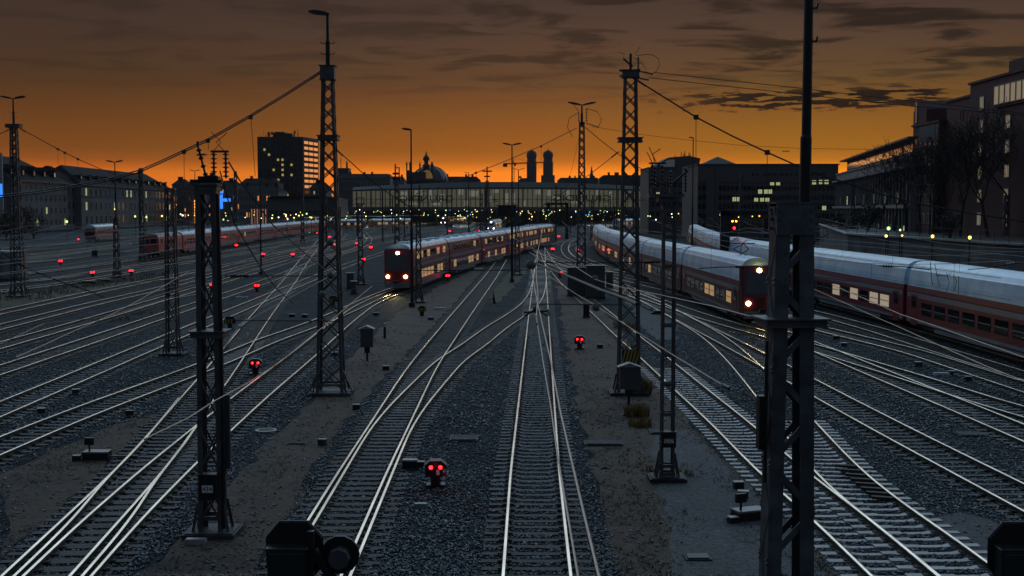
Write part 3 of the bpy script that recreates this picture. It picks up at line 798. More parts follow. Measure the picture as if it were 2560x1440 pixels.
lattice_mast(1293, 688, 520, .7, .5, 'lattice mast just right of the double lamp post in the middle', leg=.2, step=1.3, brace=.09)
M17 = lattice_mast(1218, 612, 452, 1.1, .7, 'distant lattice mast with apparatus left of the twin towers', leg=.34, step=1.9, brace=.16)
H = M17['H']; q = MB(); q.bar((0, 0, H), (0, 0, H + 3.2), .3); q.box((0, 0, H + 2.2), (2.2, .5, .3)); q.box((0, 0, H + 1.0), (1.4, .5, .3)); q.build('apparatus', M_BLACK, M17)
M18 = lattice_mast(902, 712, 512, .62, .50, 'slim lattice post with a square frame on top right of the tallest left mast', leg=.15, step=1.1, brace=.07)
H = M18['H']; q = MB()
for sx in (-.4, .4):
    q.bar((sx, 0, H), (sx, 0, H + .75), .08)
q.bar((-.45, 0, H + .75), (.45, 0, H + .75), .08); q.bar((-.5, 0, H + .1), (.5, 0, H + .1), .12); q.build('top_frame', M_BLACK, M18)
lattice_mast(757, 606, 460, .9, .6, 'distant lattice mast in front of the tower block', leg=.32, step=1.8, brace=.16)
lattice_mast(1203, 592, 484, 1.1, .9, 'distant thick lattice mast before the left sign of the hall', leg=.4, step=1.8, brace=.18)
lattice_mast(1590, 585, 470, 1.2, .8, 'distant lattice mast behind the mast with ribbed insulators', leg=.4, step=2, brace=.18)
lattice_mast(1480, 600, 500, .9, .7, 'distant lattice mast under the right sign of the hall', leg=.35, step=2, brace=.16)
lattice_mast(1852, 640, 430, .8, .55, 'thin lattice mast left of the signal gantry', leg=.22, step=1.5, brace=.1)
lattice_mast(2337, 668, 365, .9, .6, 'dark lattice mast rising among the bare trees on the right', leg=.3, step=1.5, brace=.12)
lattice_mast(2512, 690, 488, .75, .55, 'short dark lattice mast by the retaining wall near the right edge', leg=.25, step=1.3, brace=.1)
lattice_mast(2130, 640, 450, .7, .5, 'thin mast in front of the pale finned building', leg=.2, step=1.5, brace=.1)
plain_lamp(1030, 768, 325, 'left', 'single lamp post reaching left, beside the short dark lattice post', .85, .11)
plain_lamp(1280, 706, 362, 'double', 'double lamp post in the middle in front of the hall', .95, .12)
plain_lamp(653, 686, 385, 'right', 'slender single lamp post in front of the tower block', .8, .09)
plain_lamp(490, 602, 427, 'double', 'small distant double lamp post above the parked red coaches', 1.2, .16)
plain_lamp(1730, 662, 345, 'left', 'single lamp post rising left of the pointed roof on the right', .75, .13)
plain_lamp(1786, 645, 424, 'left', 'thin single lamp post before the broad grey office block', 1.0, .12)
plain_lamp(2322, 676, 347, 'left', 'single lamp post before the dark gabled house', .75, .10)
plain_lamp(1296, 590, 424, 'double', 'distant double lamp post left of the twin towers', 1.8, .24)
plain_lamp(1172, 580, 432, 'left', 'distant single lamp post beside the mast with apparatus', 1.8, .24)
plain_lamp(1462, 640, 470, 'right', 'thin post immediately right of the middle double lamp mast', .4, .10)

rq = random.Random(9)
for i in range(26):
    bx_ = rq.uniform(690, 1640); by_ = rq.uniform(572, 612); tp_ = rq.uniform(462, 520); b = gnd(bx_, by_); H = z_at(tp_, b.y) - GZ
    t = thing('catenary_pole', 'thin dark pole with a short bracket in the far station throat', 'pole', b, 0, 'thin poles in the far station throat')
    q = MB(); q.bar((0, 0, 0), (0, 0, H), .34, .34); q.build('pole', M_BLACK, t)
    s_ = rq.choice((-1, 1)); q = MB(); q.bar((0, 0, H * .72), (s_ * 3.2, 0, H * .72 + .3), .12); q.bar((0, 0, H * .86), (s_ * 3.0, 0, H * .73), .09); q.build('bracket', M_BLACK, t)
# signal gantries
t = thing('signal_gantry', 'dark steel gantry post with a beam reaching right, red and amber lamps below it', 'signal gantry', gnd(1811, 692))
Yg = t.location.y; X0 = t.location.x; hz = z_at(527, Yg) - GZ
q = MB(); q.box((0, 0, hz / 2), (1.15, .6, hz)); q.build('post', M_BLACK, t)
xr = aty(1925, 530, Yg).x - X0
q = MB(); q.box((xr / 2, 0, hz - .25), (xr + 1.2, .6, .5))
for i in range(8): q.bar((xr * i / 8, -.32, hz - .5), (xr * (i + .5) / 8, -.32, hz), .08); q.bar((xr * (i + .5) / 8, -.32, hz), (xr * (i + 1) / 8, -.32, hz - .5), .08)
q.build('beam', M_BLACK, t)
for xx in (1834, 1916):
    x = aty(xx, 560, Yg).x - X0; zt = z_at(545, Yg) - GZ; zb = z_at(592, Yg) - GZ
    q = MB(); q.box((x, -.3, (zt + zb) / 2), (.9, .25, zt - zb)); q.bar((x, -.2, zt), (x, -.2, hz - .3), .12); q.box((x, -.45, zt + .05), (.95, .3, .05)); s_ = q.build('signal_head', M_BLACK, t)
    if xx == 1834:
        q = MB()
        for dx in (-.22, .22): q.lathe((x + dx, -.47, z_at(553, Yg) - GZ), [(.10, -.05), (.10, .02)], 10, axis=(0, 1, 0))
        q.build('amber_lamp', M_AMBER, s_)
        q = MB(); q.lathe((x, -.47, z_at(570, Yg) - GZ), [(.15, -.05), (.15, .02)], 12, axis=(0, 1, 0)); q.build('red_lamp', M_REDL, s_)
t = thing('signal_gantry', 'distant cantilever gantry before the right sign of the hall', 'signal gantry', gnd(1417, 597))
Yg = t.location.y; hz = z_at(507, Yg) - GZ; xl = aty(1366, 507, Yg).x - t.location.x
q = MB(); q.box((0, 0, hz / 2), (.9, .6, hz)); q.build('post', M_BLACK, t)
q = MB(); q.box((xl / 2, 0, hz - .3), (-xl + .9, .6, .6)); q.box((xl * .9, 0, hz - 1.2), (.8, .4, 1.4)); q.bar((xl * .3, 0, hz - .5), (0, 0, hz - 2.2), .3); q.build('beam', M_BLACK, t)
t = thing('signal_gantry', 'dark boxy signal cage on the post just right of the middle double lamp', 'signal gantry', gnd(1268, 612))
Yg = t.location.y; hz = z_at(515, Yg) - GZ
q = MB(); q.box((0, 0, hz / 2 - 1), (.5, .5, hz - 2)); q.build('post', M_BLACK, t)
q = MB(); q.box((0, 0, hz - 1.1), (4.2, 1.0, 2.4)); q.box((0, 0, hz + .1), (5.2, 1.2, .2)); q.build('cage', M_BLACK, t)

# ------------------------------------------------------------------ overhead wires
def sag_line(a, b, sag, n=14):
    a, b = Vector(a), Vector(b)
    return [a.lerp(b, i / n) - Vector((0, 0, 4 * sag * (i / n) * (1 - i / n))) for i in range(n + 1)]
def wire(label, pts, r=.02, m=None, balls=(), ins=(), drops=(), twin=None, group=None, name='overhead_wire'):
    pts = [Vector(p) for p in pts]
    c = sum(pts, Vector()) / len(pts); o = pts[0]
    t = thing(name, label, 'wire', o, 0, group)
    q = MB(); q.tube([p - o for p in pts], r, 5)
    if twin: q.tube([p - o + Vector(twin) for p in pts], r, 5)
    q.build('strand', m or M_WIRE, t)
    for p, rr in balls:
        b = MB(); p = Vector(p) - o; b.ball(p, rr, 12); b.lathe(p, [(rr * 1.02, -rr * .12), (rr * 1.06, 0), (rr * 1.02, rr * .12)], 12, axis=(.3, 1, .2)); b.build('ball', M_BALL, t, True)
    for a, b_, rr, nn, mm in ins: insulator(t, Vector(a) - o, Vector(b_) - o, rr, nn, mm)
    for a, b_ in drops:
        b = MB(); a, b_ = Vector(a) - o, Vector(b_) - o; b.tube([a, b_], r * .4, 4); b.box(a, (r * 6, r * 3, r * 6)); b.build('dropper', M_WIRE, t)
    return t
def pl(Y, *pp): return [aty(x, y, Y) for x, y in pp]
def pz(z, *pp): return [atz(x, y, z) for x, y in pp]
YA = M3['Y']
wire('thick twin span wire falling leftwards from the tip of the tallest left mast', pl(YA, (802, 182), (780, 196), (715, 238), (625, 293), (520, 352), (460, 380), (400, 408), (350, 430), (270, 452), (180, 470), (90, 484), (0, 494), (-200, 512)), .030, None, (),
     [(aty(800, 183, YA), aty(778, 198, YA), .06, 4, M_BLACK)], [(aty(627, 293, YA), aty(638, 440, YA)), (aty(520, 352, YA), aty(522, 376, YA)), (aty(460, 380, YA), aty(461, 500, YA)), (aty(350, 430, YA), aty(350, 470, YA))], twin=(0, .05, .10))
wire('span wire falling to the right from the middle of the tallest left mast', pl(YA, (842, 375), (880, 408), (920, 445), (960, 475), (1000, 502), (1030, 520), (1060, 535)), .022, None, (), [(aty(842, 375, YA), aty(858, 390, YA), .06, 4, M_BLACK)])
wire('heavy span wire falling to the right from the mast with ribbed insulators', pl(YA, (1588, 197), (1612, 213), (1660, 243), (1740, 293), (1830, 340), (1918, 381), (1992, 414), (2060, 440), (2130, 462), (2200, 485), (2300, 510), (2420, 532), (2600, 560)), .036, None, (), [(aty(1590, 199, YA), aty(1614, 215, YA), .07, 4, M_BLACK)],
     [(aty(1740, 293, YA), aty(1740, 400, YA)), (aty(1918, 381, YA), aty(1919, 470, YA)), (aty(2056, 438, YA), aty(2056, 480, YA))])
wire('upper of two feeder wires running right from the ribbed insulators', pl(YA, (1634, 181), (1800, 199), (1960, 216), (2130, 236), (2300, 255), (2420, 268), (2600, 288)), .016)
wire('lower of two feeder wires running right from the ribbed insulators', pl(YA, (1622, 194), (1800, 214), (1960, 231), (2130, 250), (2290, 266), (2420, 276), (2600, 292)), .016)
wire('thin wire slanting down left from the mast with ribbed insulators', pl(YA, (1549, 378), (1480, 432), (1425, 470), (1380, 500), (1340, 525)), .016, None, (), [(aty(1546, 380, YA), aty(1528, 394, YA), .05, 4, M_BLACK)])
YB = M7['Y']
wire('span wire falling left from the double lamp mast in the middle', pl(YB, (1442, 320), (1350, 366), (1250, 408), (1160, 444), (1100, 466), (1040, 484)), .035, None, (), (), [(aty(1353, 366, YB), aty(1353, 420, YB)), (aty(1190, 432, YB), aty(1190, 455, YB))])
wire('span wire falling right from the double lamp mast in the middle', pl(YB, (1463, 318), (1500, 350), (1550, 388), (1600, 420), (1660, 450)), .035)
wire('thin feeder wire rising gently right of the double lamp mast', pl(YB, (1478, 316), (1600, 336), (1720, 350), (1850, 363), (2000, 371), (2200, 374)), .018, None, (), [(aty(1956, 378, YB), aty(1974, 378, YB), .10, 4, M_BLACK)])
wire('stay wire slanting down left from the double lamp mast', pl(YB, (1448, 340), (1430, 420), (1412, 480)), .014)
YC = M8['Y']
wire('span wire falling right from the mast at the far left edge', pl(YC, (52, 322), (100, 348), (145, 373), (200, 400), (255, 424), (330, 450), (420, 474)), .035, None, (), [(aty(50, 320, YC), aty(64, 330, YC), .12, 4, M_BLACK)], [(aty(145, 373, YC), aty(145, 412, YC)), (aty(162, 382, YC), aty(163, 420, YC)), (aty(195, 398, YC), aty(195, 430, YC))])
wire('span wire falling left from the mast at the far left edge', pl(YC, (32, 318), (10, 330), (-60, 362)), .035, None, (), [(aty(30, 319, YC), aty(14, 328, YC), .12, 4, M_BLACK)])
wire('long dark cable drooping from left edge to the ground level gear', pl(60, (-40, 600), (0, 628), (60, 668), (150, 704), (230, 730), (262, 745)), .028, M_BLACK)
# leads from mast 434
wire('thick lead sweeping down right from the top of mast 434', [aty(572, 405, 30.9), aty(600, 452, 33), aty(680, 560, 38), aty(767, 637, 43), aty(832, 690, 47)], .022, M_BLACK)
wire('thinner lead sweeping down right from the side of mast 434', [aty(550, 428, 30.9), aty(587, 560, 34), aty(652, 670, 37), aty(690, 720, 40), aty(735, 760, 43)], .018, M_BLACK)
YD = 32.0
wire('upper cross wire with dark ribbed insulator between mast 434 and the tallest left mast', pl(YD, (562, 690), (640, 690), (832, 690)), .014, M_BLACK, [(aty(826, 688, YD), .10)], [(aty(575, 690, YD), aty(622, 690, YD), .075, 8, M_BLACK)])
wire('lower cross wire ending at the mid height of the tallest left mast', pl(YD, (590, 801), (700, 802), (835, 803)), .012, M_BLACK)
wire('pale lead with white ribbed insulator descending from mast 434', [aty(562, 868, 31), aty(595, 820, 33), aty(640, 790, 35), aty(760, 725, 42), aty(826, 690, 47)], .016, M_BLACK, (), [(aty(598, 818, 33), aty(622, 800, 34), .07, 4, M_INSW)])
wire('thin copper wire passing low over the lower left crossing tracks', pz(5.0, (360, 1098), (470, 1045), (540, 1000), (620, 957), (700, 905), (835, 795), (870, 765), (930, 715)), .010, M_WIREC)
wire('copper contact wire rising between the dark lattice mast and the left edge', pz(4.6, (40, 893), (110, 862), (190, 825), (260, 795), (330, 760), (415, 712), (470, 680)), .012, M_WIREC)
wire('copper wire crossing the left tracks toward the ladder mast pad', pz(4.6, (0, 860), (110, 808), (265, 792), (430, 745), (500, 735)), .009, M_WIREC)
wire('green ball wire passing across the tallest left mast at signal height', pl(38, (826, 735), (860, 728), (940, 710), (1000, 700)), .010, M_WIREC, [(aty(806, 735, 38), .105), (aty(826, 605, 38), .115)])
# contact wires over the middle track
wire('left contact wire hanging over the middle track', pz(5.5, (1455, 1520), (1445, 1440), (1418, 1280), (1394, 1140), (1378, 1024), (1358.5, 908), (1343, 806)), .011, M_WIREC, (), [(atz(1343, 812, 5.5), atz(1340, 786, 5.5), .03, 3, M_BLACK)])
wire('right catenary wire hanging over the middle track', pz(6.2, (1520, 1520), (1497, 1440), (1461, 1290), (1426, 1140), (1402, 1034), (1378, 908), (1358, 820), (1344, 760), (1334, 705), (1328, 672)), .010, M_WIREC, [(atz(1327, 662, 6.2), .17)])
wire('far contact wire reaching from the black fitting up to the gantry', pz(5.8, (1341, 790), (1345, 740), (1340, 680), (1346, 620), (1354, 585), (1358, 565)), .014, M_WIREC)
t = thing('wire_fitting', 'black forked fitting joining the wires over the middle track', 'wire fitting', atz(1340, 779, 5.5))
q = MB(); q.bar((-.32, 0, -.02), (.32, 0, .02), .05); q.bar((-.3, 0, -.12), (0, 0, .08), .04); q.bar((.3, 0, -.12), (0, 0, .08), .04); q.ball((0, 0, .06), .09, 8); q.bar((0, 0, 0), (0, 0, -.25), .04); q.build('frame', M_BLACK, t)
q = MB(); q.lathe((.34, 0, -.02), [(.03, -.1), (.05, 0), (.03, .1)], 8); q.build('insulator', M_INSW, t)
wire('pale contact wire sloping right over the concrete sleepers with a black end fitting', pz(5.5, (1372, 690), (1440, 735), (1492, 766), (1595, 832), (1682, 887), (1802, 960), (1830, 974)), .011, M_WIREC, [(atz(1490, 768, 5.5), .11)], [(atz(1806, 962, 5.5), atz(1826, 972, 5.5), .035, 4, M_BLACK)])
wire('pale wire with green ball above the grey cabinets', pz(6.0, (1275, 590), (1340, 625), (1440, 668), (1487, 698), (1540, 715), (1640, 735), (1780, 765), (1910, 800)), .012, M_WIREC, [(atz(1488, 697, 6.0), .11)])
wire('thick dark cable crossing from the middle track to the mast with ribbed insulators', pz(6.4, (1338, 658), (1425, 692), (1500, 724), (1560, 745), (1592, 760)), .035, M_BLACK)
wire('horizontal cross wire above the grey cabinets', pl(YD, (1336, 657), (1470, 657), (1612, 656)), .013, M_BLACK, (), [(aty(1610, 656, YD), aty(1650, 654, YD), .07, 6, M_BLACK)])
wire('horizontal cross wire below the grey cabinets', pl(YD, (1332, 760), (1450, 761), (1548, 762)), .013, M_BLACK)
wire('horizontal cross wire left of the middle mast', pl(YD, (1040, 676), (1150, 676), (1320, 675)), .012, M_BLACK, (), [(aty(1186, 673, YD), aty(1206, 673, YD), .045, 4, M_INSW)])
wire('dark cross wire holding a black insulator above the right hand tracks', pl(YD, (1748, 671), (1800, 668), (1840, 667), (1872, 668)), .013, M_BLACK, (), [(aty(1838, 667, YD), aty(1862, 668, YD), .05, 5, M_BLACK)])
wire('white ribbed insulator string beside the mast with ribbed insulators', [aty(1596, 758, 40), aty(1640, 782, 40)], .02, M_BLACK, (), [(aty(1602, 762, 40), aty(1624, 774, 40), .09, 4, M_INSW)])
wire('pale contact wire along the long train at the right edge', pz(5.4, (2025, 718), (2100, 752), (2195, 795), (2255, 821), (2330, 855), (2387, 881), (2467, 916), (2560, 953), (2660, 995)), .011, M_WIREC)
wire('second pale wire crossing the red side of the long train', pz(6.0, (2080, 712), (2160, 746), (2252, 786), (2330, 812), (2397, 836), (2470, 862), (2560, 893), (2660, 925)), .010, M_WIREC)
wire('dark contact wire in front of the pale roof of the long train', pl(46, (2020, 690), (2150, 705), (2300, 732), (2440, 760), (2560, 785)), .010, M_BLACK)
wire('dark cantilever tube with ribbed insulator before the pale roof', pl(46, (2197, 664), (2260, 667), (2325, 674)), .022, M_BLACK, (), [(aty(2206, 665, 46), aty(2232, 666, 46), .07, 4, M_BLACK)])
t = wire('looped dark leads hanging before the pale roof of the long train', pl(46, (2326, 655), (2329, 700), (2332, 712)), .014, M_BLACK)
o = t.location.copy()
for pp in (((2337, 660), (2345, 700), (2350, 718)), ((2340, 688), (2362, 690), (2378, 684)), ((2366, 682), (2373, 705), (2366, 730)), ((2384, 686), (2392, 705), (2384, 730)), ((2397, 690), (2396, 735))):
    q = MB(); q.tube([p - o for p in pl(46, *pp)], .012, 5); q.build('lead', M_BLACK, t)
wire('short dark cantilever near the wall with three white insulators', pl(60, (2420, 674), (2470, 670), (2560, 655)), .02, M_BLACK, (), [(aty(2515, 660, 60), aty(2536, 657, 60), .09, 3, M_INSW)])
for i, (a, b_, lab) in enumerate((((2080, 601), (2560, 640), 'lowest'), ((2060, 580), (2560, 612), 'middle'), ((2050, 566), (2560, 598), 'highest'))):
    wire('%s of three thin wires in front of the right retaining wall' % lab, sag_line(aty(*a, 125), aty(*b_, 105), .3), .014, M_WIRE)
wire('sagging wire bridging the far station throat left of the hall', sag_line(aty(290, 455, 130), aty(760, 470, 150), 1.0), .02)
wire('sagging wire in front of the long left street building', sag_line(aty(0, 494, 140), aty(360, 475, 150), .6), .02)
# dark balls marking section breaks
for x, y, Y, r, lab in ((1246, 651, 60, .11, 'small green ball above the track under the nearer left train'), (1226, 602, 90, .14, 'dark ball left of a bigger one on the nearer left train'), (1249, 596, 90, .17, 'bigger dark ball on the nearer left train')):
    wire(lab, pl(Y, (x - 90, y - 40), (x, y), (x + 90, y + 22)), .010, M_WIRE, [(aty(x, y, Y), r)])

# overhead lines that follow the tracks: contact wire, carrying wire and droppers
def overhead_line(key, y0, y1, label, zc=5.5, off=0.0, r=.011):
    C = PATHS[key]; C = C[(C[:, 1] >= y0) & (C[:, 1] <= y1)]
    if len(C) < 4: return
    o = Vector((C[0, 0], C[0, 1], 0)); t = thing('overhead_line', label, 'overhead line', o)
    s = np.concatenate([[0], np.cumsum(np.linalg.norm(np.diff(C, axis=0), axis=1))]); L = s[-1]; span = 48.0
    u = np.arange(0, L, 4.0); X = np.interp(u, s, C[:, 0]) + off; Yv = np.interp(u, s, C[:, 1])
    ph = (hash(key) % 97) / 97.0 if False else (sum(map(ord, key)) % 17) / 17.0
    k = ((u / span + ph) % 1.0)
    q = MB(); q.tube([(x - o.x, y - o.y, zc) for x, y in zip(X, Yv)], r, 4); q.build('contact_wire', M_BLACK, t)
    zm = zc + 1.35 - 4 * 1.0 * k * (1 - k)
    q = MB(); q.tube([(x - o.x, y - o.y, z) for x, y, z in zip(X, Yv, zm)], r * .9, 4); q.build('carrying_wire', M_BLACK, t)
    q = MB()
    for i in range(1, len(u), 2): q.tube([(X[i] - o.x, Yv[i] - o.y, zc), (X[i] - o.x, Yv[i] - o.y, zm[i])], r * .5, 3)
    q.build('dropper', M_BLACK, t)
for key, y0, y1, lab in (('LA', 34, 210, 'overhead line above the curving track of the nearer left train'), ('L1', 36, 200, 'overhead line above the track beside mast 434'), ('L2', 45, 220, 'overhead line above the track before the dark lattice mast'), ('L3', 55, 230, 'overhead line above the track right behind the dark lattice mast'), ('L4', 65, 240, 'overhead line above the second track behind the dark lattice mast'),
                         ('L5', 75, 250, 'overhead line above the third track behind the dark lattice mast'), ('L6', 85, 260, 'overhead line along the near side of the yellow grass'), ('L7', 110, 280, 'overhead line along the far side of the yellow grass'), ('L10', 140, 330, 'overhead line above the parked red train'), ('T5', 34, 170, 'overhead line above the dark sleepered right track'),
                         ('T6', 45, 260, 'overhead line above the train with yellow headlamps'), ('T8', 55, 200, 'overhead line above the track next to the long train'), ('T9', 62, 250, 'overhead line above the long pale roofed train'), ('T1', 60, 250, 'overhead line above the wooden sleepered track in the upper middle'), ('T3', 45, 190, 'overhead line above the concrete sleepers further back')):
    overhead_line(key, y0, y1, lab)
# ------------------------------------------------------------------ dwarf signals, cabinets and small yard furniture
def dwarf(px, py, label, sep=None, zl=.62, big=False, single=False):
    """px,py: the middle between the two lamps in the photograph"""
    p = atz(px, py, zl + GZ)
    t = thing('dwarf_signal', label, 'signal', (p.x, p.y, GZ), math.atan2(p.x, p.y) * -1.0 * .9)
    far = p.y > 75
    w = .62; hs = .44
    q = MB()
    if far: k = min(2.2, 1 + (p.y - 75) / 160)
    else: k = 1
    # body with chamfered upper corners
    poly = [(-w / 2, zl - .30), (w / 2, zl - .30), (w / 2, zl + .02), (w / 2 - .16, zl + .15), (-w / 2 + .16, zl + .15), (-w / 2, zl + .02)]
    q.prism_y(poly, -.05, .25); q.build('housing', M_BLACK, t)
    if not far:
        q = MB(); q.prism_y([(-w / 2 - .03, zl + .02), (-w / 2 + .15, zl + .165), (w / 2 - .15, zl + .165), (w / 2 + .03, zl + .02), (w / 2 + .03, zl + .045), (w / 2 - .15, zl + .19), (-w / 2 + .15, zl + .19), (-w / 2 - .03, zl + .045)], -.12, .27); q.build('hood', M_GREYBOX, t)
        q = MB(); q.box((.07, -.06, zl - .17), (.10, .012, .16)); q.build('number_plate', M_SIGNW, t)
        q = MB()
        for i in range(3): q.box((.25, -.06, zl - .12 - i * .11), (.08, .012, .10), 0 if i != 1 else 1)
        q.build('marker_strip', [M_SIGNW, M_REDP], t)
    q = MB(); q.box((0, .1, (zl - .30) / 2), (.30, .26, zl - .30)); q.box((0, .05, .04), (.56, .42, .10)); q.bar((-.12, -.1, .05), (-.12, 0, zl - .3), .05); q.bar((.12, -.1, .05), (.12, 0, zl - .3), .05); q.build('foot', M_BLACK, t)
    rr = .058 * (1 if not far else k * 1.35)
    for s in ((0,) if single else (-1, 1)):
        q = MB(); q.lathe((s * .14, -.05, zl - .02), [(rr * .9, -.035), (rr, 0)], 12, axis=(0, 1, 0)); q.build('lamp', M_REDG if far else M_REDL, t)
        if not far:
            q = MB(); q.lathe((s * .14, -.055, zl - .02), [(rr * 1.3, 0), (rr * 1.3, -.05), (rr * 1.45, -.05), (rr * 1.45, 0)], 12, axis=(0, 1, 0), cap=False); q.build('lens_ring', M_BLACK, t)
    if p.y < 75:
        pl_ = bpy.data.lights.new('lamp_glow', 'POINT'); pl_.energy = .55; pl_.color = (1, .03, .03); pl_.shadow_soft_size = .06
        lo = bpy.data.objects.new('lamp_glow', pl_); COL.objects.link(lo); lo.parent = t; lo.location = (0, -.22, zl)
    return t
DW = [(1089, 1166, 'nearest red dwarf signal with two lamps, beside the left middle switch'),
      (638, 906, 'red dwarf signal glowing between mast 434 and the tallest left mast'),
      (1449, 847, 'red dwarf signal on the brown soil right of the middle track'),
      (1400, 681, 'red dwarf signal directly left of the grey cabinets'),
      (1119.5, 688.5, 'red dwarf signal on the soil below the nearer left train'),
      (642, 713, 'red dwarf signal in front of the steep diagonal track, right of mast 434'),
      (530, 711, 'red dwarf signal seen through the bracing of mast 434'),
      (231, 680, 'left one of two red dwarf signals behind the yellow grass'),
      (328, 676, 'right one of two red dwarf signals behind the yellow grass'),
      (151, 652, 'single standing red dwarf signal far left of the parked red engine'),
      (658, 634.5, 'left one of two red dwarf signals before the parked red coaches'),
      (732, 635, 'right one of two red dwarf signals before the parked red coaches'),
      (893, 607.5, 'upper red dwarf signal right of the tallest left mast'),
      (927, 617.5, 'lower red dwarf signal right of the tallest left mast'),
      (909, 647.5, 'red dwarf signal left of the headlamps of the nearer left train'),
      (824, 592, 'red dwarf signal seen high between the legs of the tallest left mast'),
      (834, 611, 'red dwarf signal by the right leg of the tallest left mast'),
      (591, 612.5, 'small red dwarf signal at the foot of the mast before the coaches'),
      (1125, 577.5, 'far red dwarf signal left of the rounded platform'),
      (1146, 594, 'far red dwarf signal above the nearer left train'),
      (1311, 606, 'red dwarf signal left of the middle track in the throat'),
      (1330, 594.5, 'dim red dwarf signal just left of the middle wires'),
      (1397, 590.5, 'far red dwarf signal under the cantilever gantry'),
      (1382, 622, 'red dwarf signal inside the hook of the curved track'),
      (1447, 624, 'red dwarf signal at the double lamp mast'),
      (1600, 623, 'red dwarf signal before the train with yellow headlamps'),
      (1836, 688.5, 'red dwarf signal at the foot of the gantry post'),
      (196, 598, 'tiny red dwarf signal near the far left dry grass'),
      (1289, 606, 'red dwarf signal beside the lattice mast right of the double lamp'),
      (1198, 576, 'tiny red dwarf signal by the rounded platform end'),
      (1480, 570, 'tiny red signal above the hooked tracks, left of a pair'),
      (1495, 570.5, 'tiny red signal above the hooked tracks, right of a pair'),
      (1043, 604, 'single red signal left of the short dark lattice post top'),
      (1060, 612, 'single red signal right of the short dark lattice post top'),
      (793, 582, 'tiny red signal between the lit platform and the tower'),
      (1131, 548, 'tiny red signal between the platforms left of the hall middle')]
for x, y, lab in DW: dwarf(x, y, lab, single=('single red' in lab or 'tiny' in lab))

def post_cabinet(px, base, top, w, label, h):
    p = gnd(px, base); t = thing('post_cabinet', label, 'cabinet', p)
    ht = z_at(top, p.y) - GZ
    q = MB(); q.tube([(0, 0, 0), (0, 0, ht - h)], .06, 8); q.box((0, .02, (ht - h) * .72), (w * .42, .2, .35)); q.build('post', M_BLACK, t)
    q = MB(); q.box((0, 0, ht - h / 2 - .1), (w, .36, h)); q.bar((0, -.19, ht - h - .1), (0, -.19, ht - .1), w * .28, .02); q.build('box', M_GREYBOX, t)
    q = MB(); q.add([(-w * .62, -.28, ht - .14), (0, -.28, ht + .04), (w * .62, -.28, ht - .14), (-w * .62, .28, ht - .14), (0, .28, ht + .04), (w * .62, .28, ht - .14)], [(0, 1, 4, 3), (1, 2, 5, 4), (0, 3, 5, 2), (0, 2, 1), (3, 4, 5)]); q.build('roof', M_CONC, t)
post_cabinet(918, 903, 815, .68, 'grey cabinet on a post under a little pitched roof, on the left soil strip', 1.05)
post_cabinet(1572, 1012, 908, .80, 'grey cabinet on a post under a pitched roof, before the mast with ribbed insulators', 1.0)
def cabinet(px, base, w, d, h, label, m=None, roof=True):
    p = gnd(px, base); t = thing('relay_cabinet', label, 'cabinet', p)
    q = MB(); q.box((0, d / 2, .08), (w + .1, d + .1, .16)); q.build('plinth', M_CONCD, t)
    q = MB(); q.box((0, d / 2, h / 2 + .1), (w, d, h)); q.build('body', m or M_GREYBOX, t)
    for s in (-1, 1):
        q = MB(); q.box((s * w * .245, -.012, h / 2 + .1), (w * .46, .03, h * .88)); q.bar((s * .05, -.04, h * .5), (s * .05, -.04, h * .6), .03); q.build('door', m or M_GREYBOX, t)
    if roof: q = MB(); q.box((0, d / 2, h + .13), (w + .2, d + .2, .07)); q.build('roof', M_CONC, t)
cabinet(1444, 741, 1.9, .9, 2.6, 'left one of two big grey relay cabinets in the middle')
cabinet(1489, 746, 1.7, .9, 2.9, 'right one of two big grey relay cabinets in the middle')
cabinet(976, 652, 1.3, .7, 1.9, 'left grey cabinet at the foot of the mast topped by apparatus')
cabinet(1006, 648, .7, .6, 2.4, 'narrow pale cabinet at the foot of the mast topped by apparatus', M_CONCD)
cabinet(8, 700, 3.6, 2.6, 3.2, 'pale blue grey hut at the far left picture edge', M_CONC)
cabinet(1524, 722, .7, .5, 1.6, 'small cabinet with white roof right of the relay cabinets')
cabinet(875, 722, .7, .5, 1.5, 'twin roofed grey box right of the tallest left mast')
cabinet(884, 735, .5, .5, 1.1, 'low grey box right of the tallest left mast')
cabinet(236, 642, .9, .6, 1.1, 'small grey box before the red wagon', M_CONCD)
cabinet(1466, 795, .45, .4, .9, 'small dark box on legs below the green ball', M_BLACK, False)

def striped_board(px, base, label, w=.62, h=.42):
    p = gnd(px, base); t = thing('striped_board', label, 'marker board', p)
    q = MB(); q.box((0, .05, .18), (.30, .22, .36)); q.build('foot', M_BLACK, t)
    q = MB(); q.prism_y([(-w / 2, .36), (w / 2, .36), (w / 2, .36 + h * .55), (w * .28, .36 + h), (-w * .28, .36 + h), (-w / 2, .36 + h * .55)], 0, .05); q.build('board', M_BLACK, t)
    q = MB()
    for i in range(3): q.add([(-w / 2 + .03 + i * .2, -.006, .38), (-w / 2 + .12 + i * .2, -.006, .38), (-w / 2 + .20 + i * .2, -.006, .36 + h * .6), (-w / 2 + .11 + i * .2, -.006, .36 + h * .6)], [(0, 1, 2, 3)])
    q.build('stripe', M_YEL, t)
striped_board(1055, 790, 'yellow and black striped board beside the single lamp post')
striped_board(833, 765, 'yellow and black striped board behind the tallest left mast', .8, .5)
striped_board(575, 822, 'yellow and black striped board right behind mast 434', .8, .5)
striped_board(2035, 770, 'yellow and black striped board just right of the big front mast', .9, .5)

p = gnd(962, 846); t = thing('marker_post', 'thin black marker post right of the cabinet on the left soil strip', 'post', p)
q = MB(); q.box((0, 0, .38), (.16, .12, .76)); q.build('post', M_BLACK, t)
q = MB(); q.ball((.02, 0, .95), .07, 8); q.build('cap', M_SIGNW, t)
